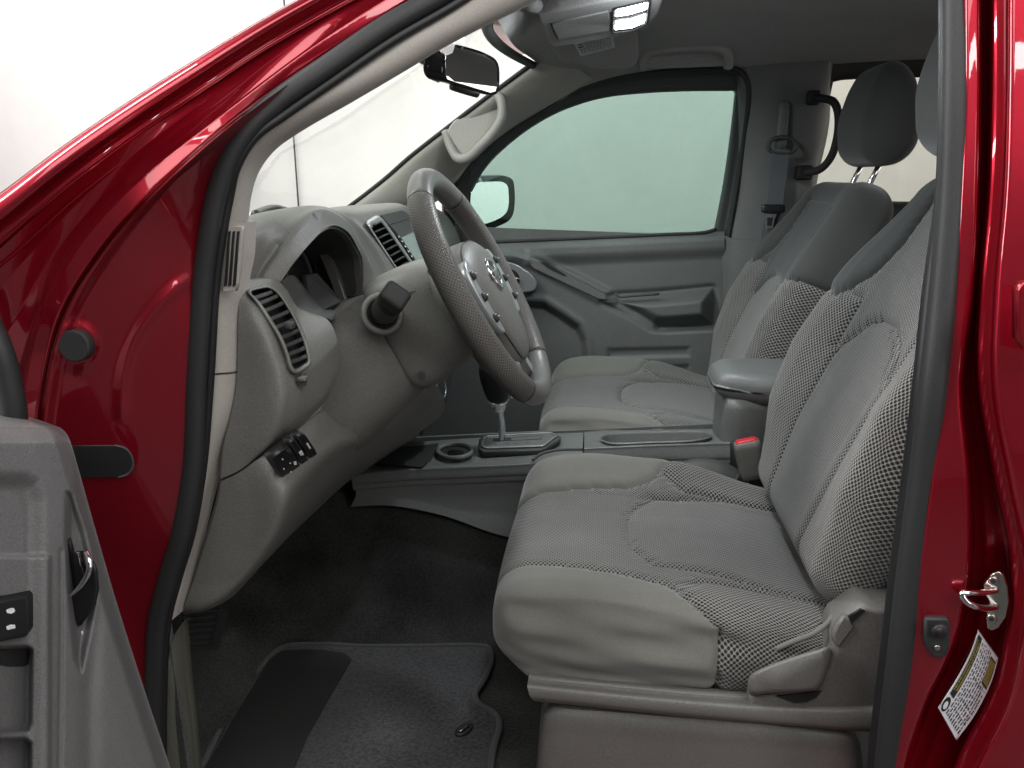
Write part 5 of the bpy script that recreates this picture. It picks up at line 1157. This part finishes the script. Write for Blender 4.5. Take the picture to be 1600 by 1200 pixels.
sheet('door_panel', Gd, M['neardoor'], dd, (-.09, .045, 0))
lf = Gd[:, 0]
rows = [[A(-.47, .42, 1.175), A(-.47, .42, .9), A(-.45, .42, .62)], [A(-.475, .0, 1.19), A(-.455, .0, .9), A(-.44, .0, .62)], [A(-.48, -.40, 1.20), A(-.46, -.40, .9), A(-.45, -.40, .62)]]
sheet('door_skin', loft(rows, 20, 20), M['neardoor'], dd, (-.13, 0, 0))
def DP(a, b, d=0.):
    i = np.unravel_index(np.argmin((X2 - a) ** 2 + (Y2 - b) ** 2), X2.shape); return P(a, b, dY[i] - d)
plate('handle_cup', [P(a, b, .606) for a, b in ((106, 842), (111, 858), (124, 930), (128, 1045), (125, 1054), (117, 1030), (108, 955), (105, 890))], (0, .004, 0), M['black'], dd, bev=.001)
hr = [(126, 1046), (122, 1010), (112, 975), (107, 935), (118, 925), (135, 905), (140, 880), (135, 866), (124, 858), (120, 858), (136, 862), (148, 890), (152, 922), (146, 952), (136, 985)]
plate('handle_blade', [P(a, b, .598) for a, b in ((108, 930), (122, 918), (138, 896), (141, 876), (150, 896), (152, 922), (146, 950), (124, 980), (113, 968))], (-.004, .008, 0), M['black'], dd, bev=.003)
tube('door_handle', PS([(107, 933, .588), (118, 924, .588), (130, 910, .588), (139, 893, .590), (140, 876, .594), (134, 862, .600)]), [.0012, .0022, .0026, .0030, .0032, .0026], M['chrome'], dd, n=30, seg=12)
tube('handle_stem', PS([(121, 862, .606), (124, 880, .602), (130, 905, .600)]), .005, M['blackgloss'], dd, n=14, seg=10)
disc('cup_screw', P(125, 990, .603), (.3, -1, 0), .0028, .002, M['white'], dd)
plate('lock_switch', [DP(a, b, .006) for a, b in ((-60, 948), (0, 940), (40, 932), (45, 937), (46, 988), (42, 995), (0, 1003), (-60, 1012))], (-.004, .01, 0), M['black'], dd, bev=.002)
for b in (955, 981):
    plate('switch_print', [DP(a_, b_, .0068) for a_, b_ in ((10, b - 2), (15, b - 4), (22, b - 4), (23, b + 1), (18, b + 4), (11, b + 3))], (0, .001, 0), M['white'], dd, bev=.0002)
for q in (((-80, 1030), (0, 1016), (50, 1009), (56, 1014), (54, 1134), (48, 1142), (0, 1152), (-80, 1166)), ((-80, 1180), (0, 1165), (46, 1153), (53, 1158), (52, 1260), (-80, 1280))):
    plate('switch_well', [DP(30, 1075, 0) * 0 + P(a, b, .524 + a * .0006) for a, b in q], (-.004, .01, 0), M['blackmat'], dd, bev=.002)
plate('window_switch', [P(a, b, .519 + a * .0006) for a, b in ((-80, 1088), (0, 1076), (44, 1070), (49, 1075), (48, 1130), (42, 1137), (0, 1146), (-80, 1160))], (-.004, .01, 0), M['dash_dark'], dd, bev=.003)
tube('door_seal', PS([(-30, 480, .665), (0, 548, .66), (12, 590, .66), (20, 630, .66), (24, 690, .66)]), .0125, M['rubber'], dd, n=24, seg=12)

# ================================================================== latch striker, lamp switch and tyre placard
stt = empty('door_striker', (0, 0, 0), T)
s0 = P(1556, 938, .772); sn_ = A(-.45, -.88, .05); sn_ /= np.linalg.norm(sn_)
def SP(a, b, d=0.): return PN(a, b, s0 + sn_ * d, sn_)
plate('striker_plate', [SP(a, b) for a, b in ((1549, 897), (1560, 893), (1568, 898), (1575, 918), (1577, 942), (1572, 965), (1560, 982), (1550, 986), (1542, 982), (1540, 966), (1545, 940), (1536, 924), (1536, 912))], -sn_ * .007, M['steel'], stt, bev=.0015)
tube('striker_loop', [SP(1556, 923, 0), SP(1540, 925, .012), SP(1512, 926, .030), SP(1503, 928, .034), SP(1508, 938, .034), SP(1520, 946, .030), SP(1540, 950, .014), SP(1556, 949, 0)], .0038, M['chrome'], stt, n=50, seg=14)
for a, b in ((1552, 909), (1549, 968)):
    disc('striker_bolt', SP(a, b, .003), sn_, .0052, .005, M['steel'], stt, seg=20); disc('bolt_socket', SP(a, b, .0034), sn_, .0024, .001, M['ink'], stt, seg=6, bev=.0001)
js = empty('door_lamp_switch', (0, 0, 0), T)
j0 = P(1465, 996, .760); jn = A(-.1, -1, .05)
def JP(a, b, d=0.): return PN(a, b, j0 + jn * d, jn)
plate('switch_base', [JP(a, b) for a, b in ((1445, 968), (1450, 966), (1480, 966), (1484, 970), (1485, 1010), (1480, 1024), (1470, 1030), (1458, 1028), (1449, 1016), (1444, 1000))], -jn * .012, M['rubber'], js, bev=.003)
ringloft('rubber_boot', [sring(JP(1468, 986, h_), A(1, 0, 0), A(0, 0, 1), w_, w_, 2, 24) for h_, w_ in ((0, .0085), (.006, .0088), (.010, .0075), (.012, .005), (.016, .0045), (.018, .003))], M['rubber'], js, nv=16)
disc('switch_screw', JP(1465, 1013, .003), jn, .0032, .003, M['steel'], js, seg=16)
tp = empty('tyre_placard', (0, 0, 0), T)
LA = [(1529, 985), (1520, 1012), (1507, 1040), (1490, 1070), (1466, 1107)]; RA = [(1560, 1028), (1551, 1060), (1538, 1090), (1520, 1122), (1494, 1157)]
lc = spline([(a, b, 0) for a, b in LA], 60)[:, :2]; rc = spline([(a, b, 0) for a, b in RA], 60)[:, :2]
def plc(u_, v_, d=0.):                       # u along the strip from its foot, v from the left edge to the right
    i = min(max(1 - u_, 0), 1) * 59; k_ = int(min(i, 58)); f_ = i - k_
    l_ = lc[k_] * (1 - f_) + lc[k_ + 1] * f_; r_ = rc[k_] * (1 - f_) + rc[k_ + 1] * f_; c_ = l_ * (1 - v_) + r_ * v_
    return P(c_[0], c_[1], .7605 + .010 * (c_[0] - 1500) / 60 - d)
Gl = np.array([[plc(u_, v_) for u_ in np.linspace(0, 1, 30)] for v_ in np.linspace(0, 1, 8)])
sheet('placard_sheet', Gl, M['paper'], tp, (0, .001, 0))
def strip(name, u0, u1, v0_, v1, m, d=.0008):
    sheet(name, np.array([[plc(u_, v_, d) for u_ in np.linspace(u0, u1, 14)] for v_ in np.linspace(v0_, v1, 4)]), m, tp)
strip('title_band', .20, .97, .05, .22, M['ink']); strip('warning_band', .60, .93, .72, .95, M['ink'])
for k, (s_, v_) in enumerate((('TIRE AND LOADING INFORMATION', .095), ('RENSEIGNEMENTS SUR LES PNEUS', .17))):
    text('placard_title', s_, (lambda v_: lambda a, b: plc(.585 + a * .0405, v_ - b * .055, .0014))(v_), M['yellow'], tp)
ic = [plc(.10 + .075 * math.cos(t_), .13 + .11 * math.sin(t_), .0008) for t_ in np.linspace(0, 2 * math.pi, 24, endpoint=False)]
mesh('tyre_mark', ic, [list(range(24))], M['ink'], tp, False)
ic = [plc(.09 + .042 * math.cos(t_), .135 + .062 * math.sin(t_), .0014) for t_ in np.linspace(0, 2 * math.pi, 20, endpoint=False)]
mesh('wheel_mark', ic, [list(range(20))], M['paper'], tp, False)
vv, ff = [], []
def pq(u0, u1, v0_, v1, d=.0008):
    i = len(vv); vv.extend([plc(u0, v0_, d), plc(u1, v0_, d), plc(u1, v1, d), plc(u0, v1, d)]); ff.append([i, i + 1, i + 2, i + 3])
for v_ in (.28, .35, .42, .50, .58, .66, .74, .82, .90):
    u_ = .05
    while u_ < .95:
        w = random.uniform(.015, .06)
        if not (v_ > .69 and u_ + w > .58): pq(u_, min(u_ + w, .96), v_, v_ + .028)
        u_ += w + random.uniform(.012, .03)
for v_ in (.47, .55, .63, .71, .79): pq(.04, .56, v_ - .018, v_ - .010)
for u_ in (.16, .28, .40, .56): pq(u_, u_ + .004, .45, .95)
for u_ in (.0, .993): pq(u_, u_ + .006, 0, 1)
for v_ in (.0, .985): pq(0, 1, v_, v_ + .012)
mesh('placard_print', vv, ff, M['ink'], tp, False)
vv, ff = [], []
for v_ in (.755, .795, .835, .875, .915): pq(.62, .91, v_, v_ + .014, .0014)
mesh('warning_print', vv, ff, M['yellow'], tp, False)
# lower door hinge bolt at the corner of the frame
hb = empty('body_bolt', (0, 0, 0), T)
torus('bolt_flange', P(1590, 1184, .735), (-.2, -1, 0), .010, .004, M['paint'], hb, seg=28, k=8); disc('bolt_head', P(1590, 1184, .735), (-.2, -1, 0), .0075, .006, M['paint'], hb, seg=6)
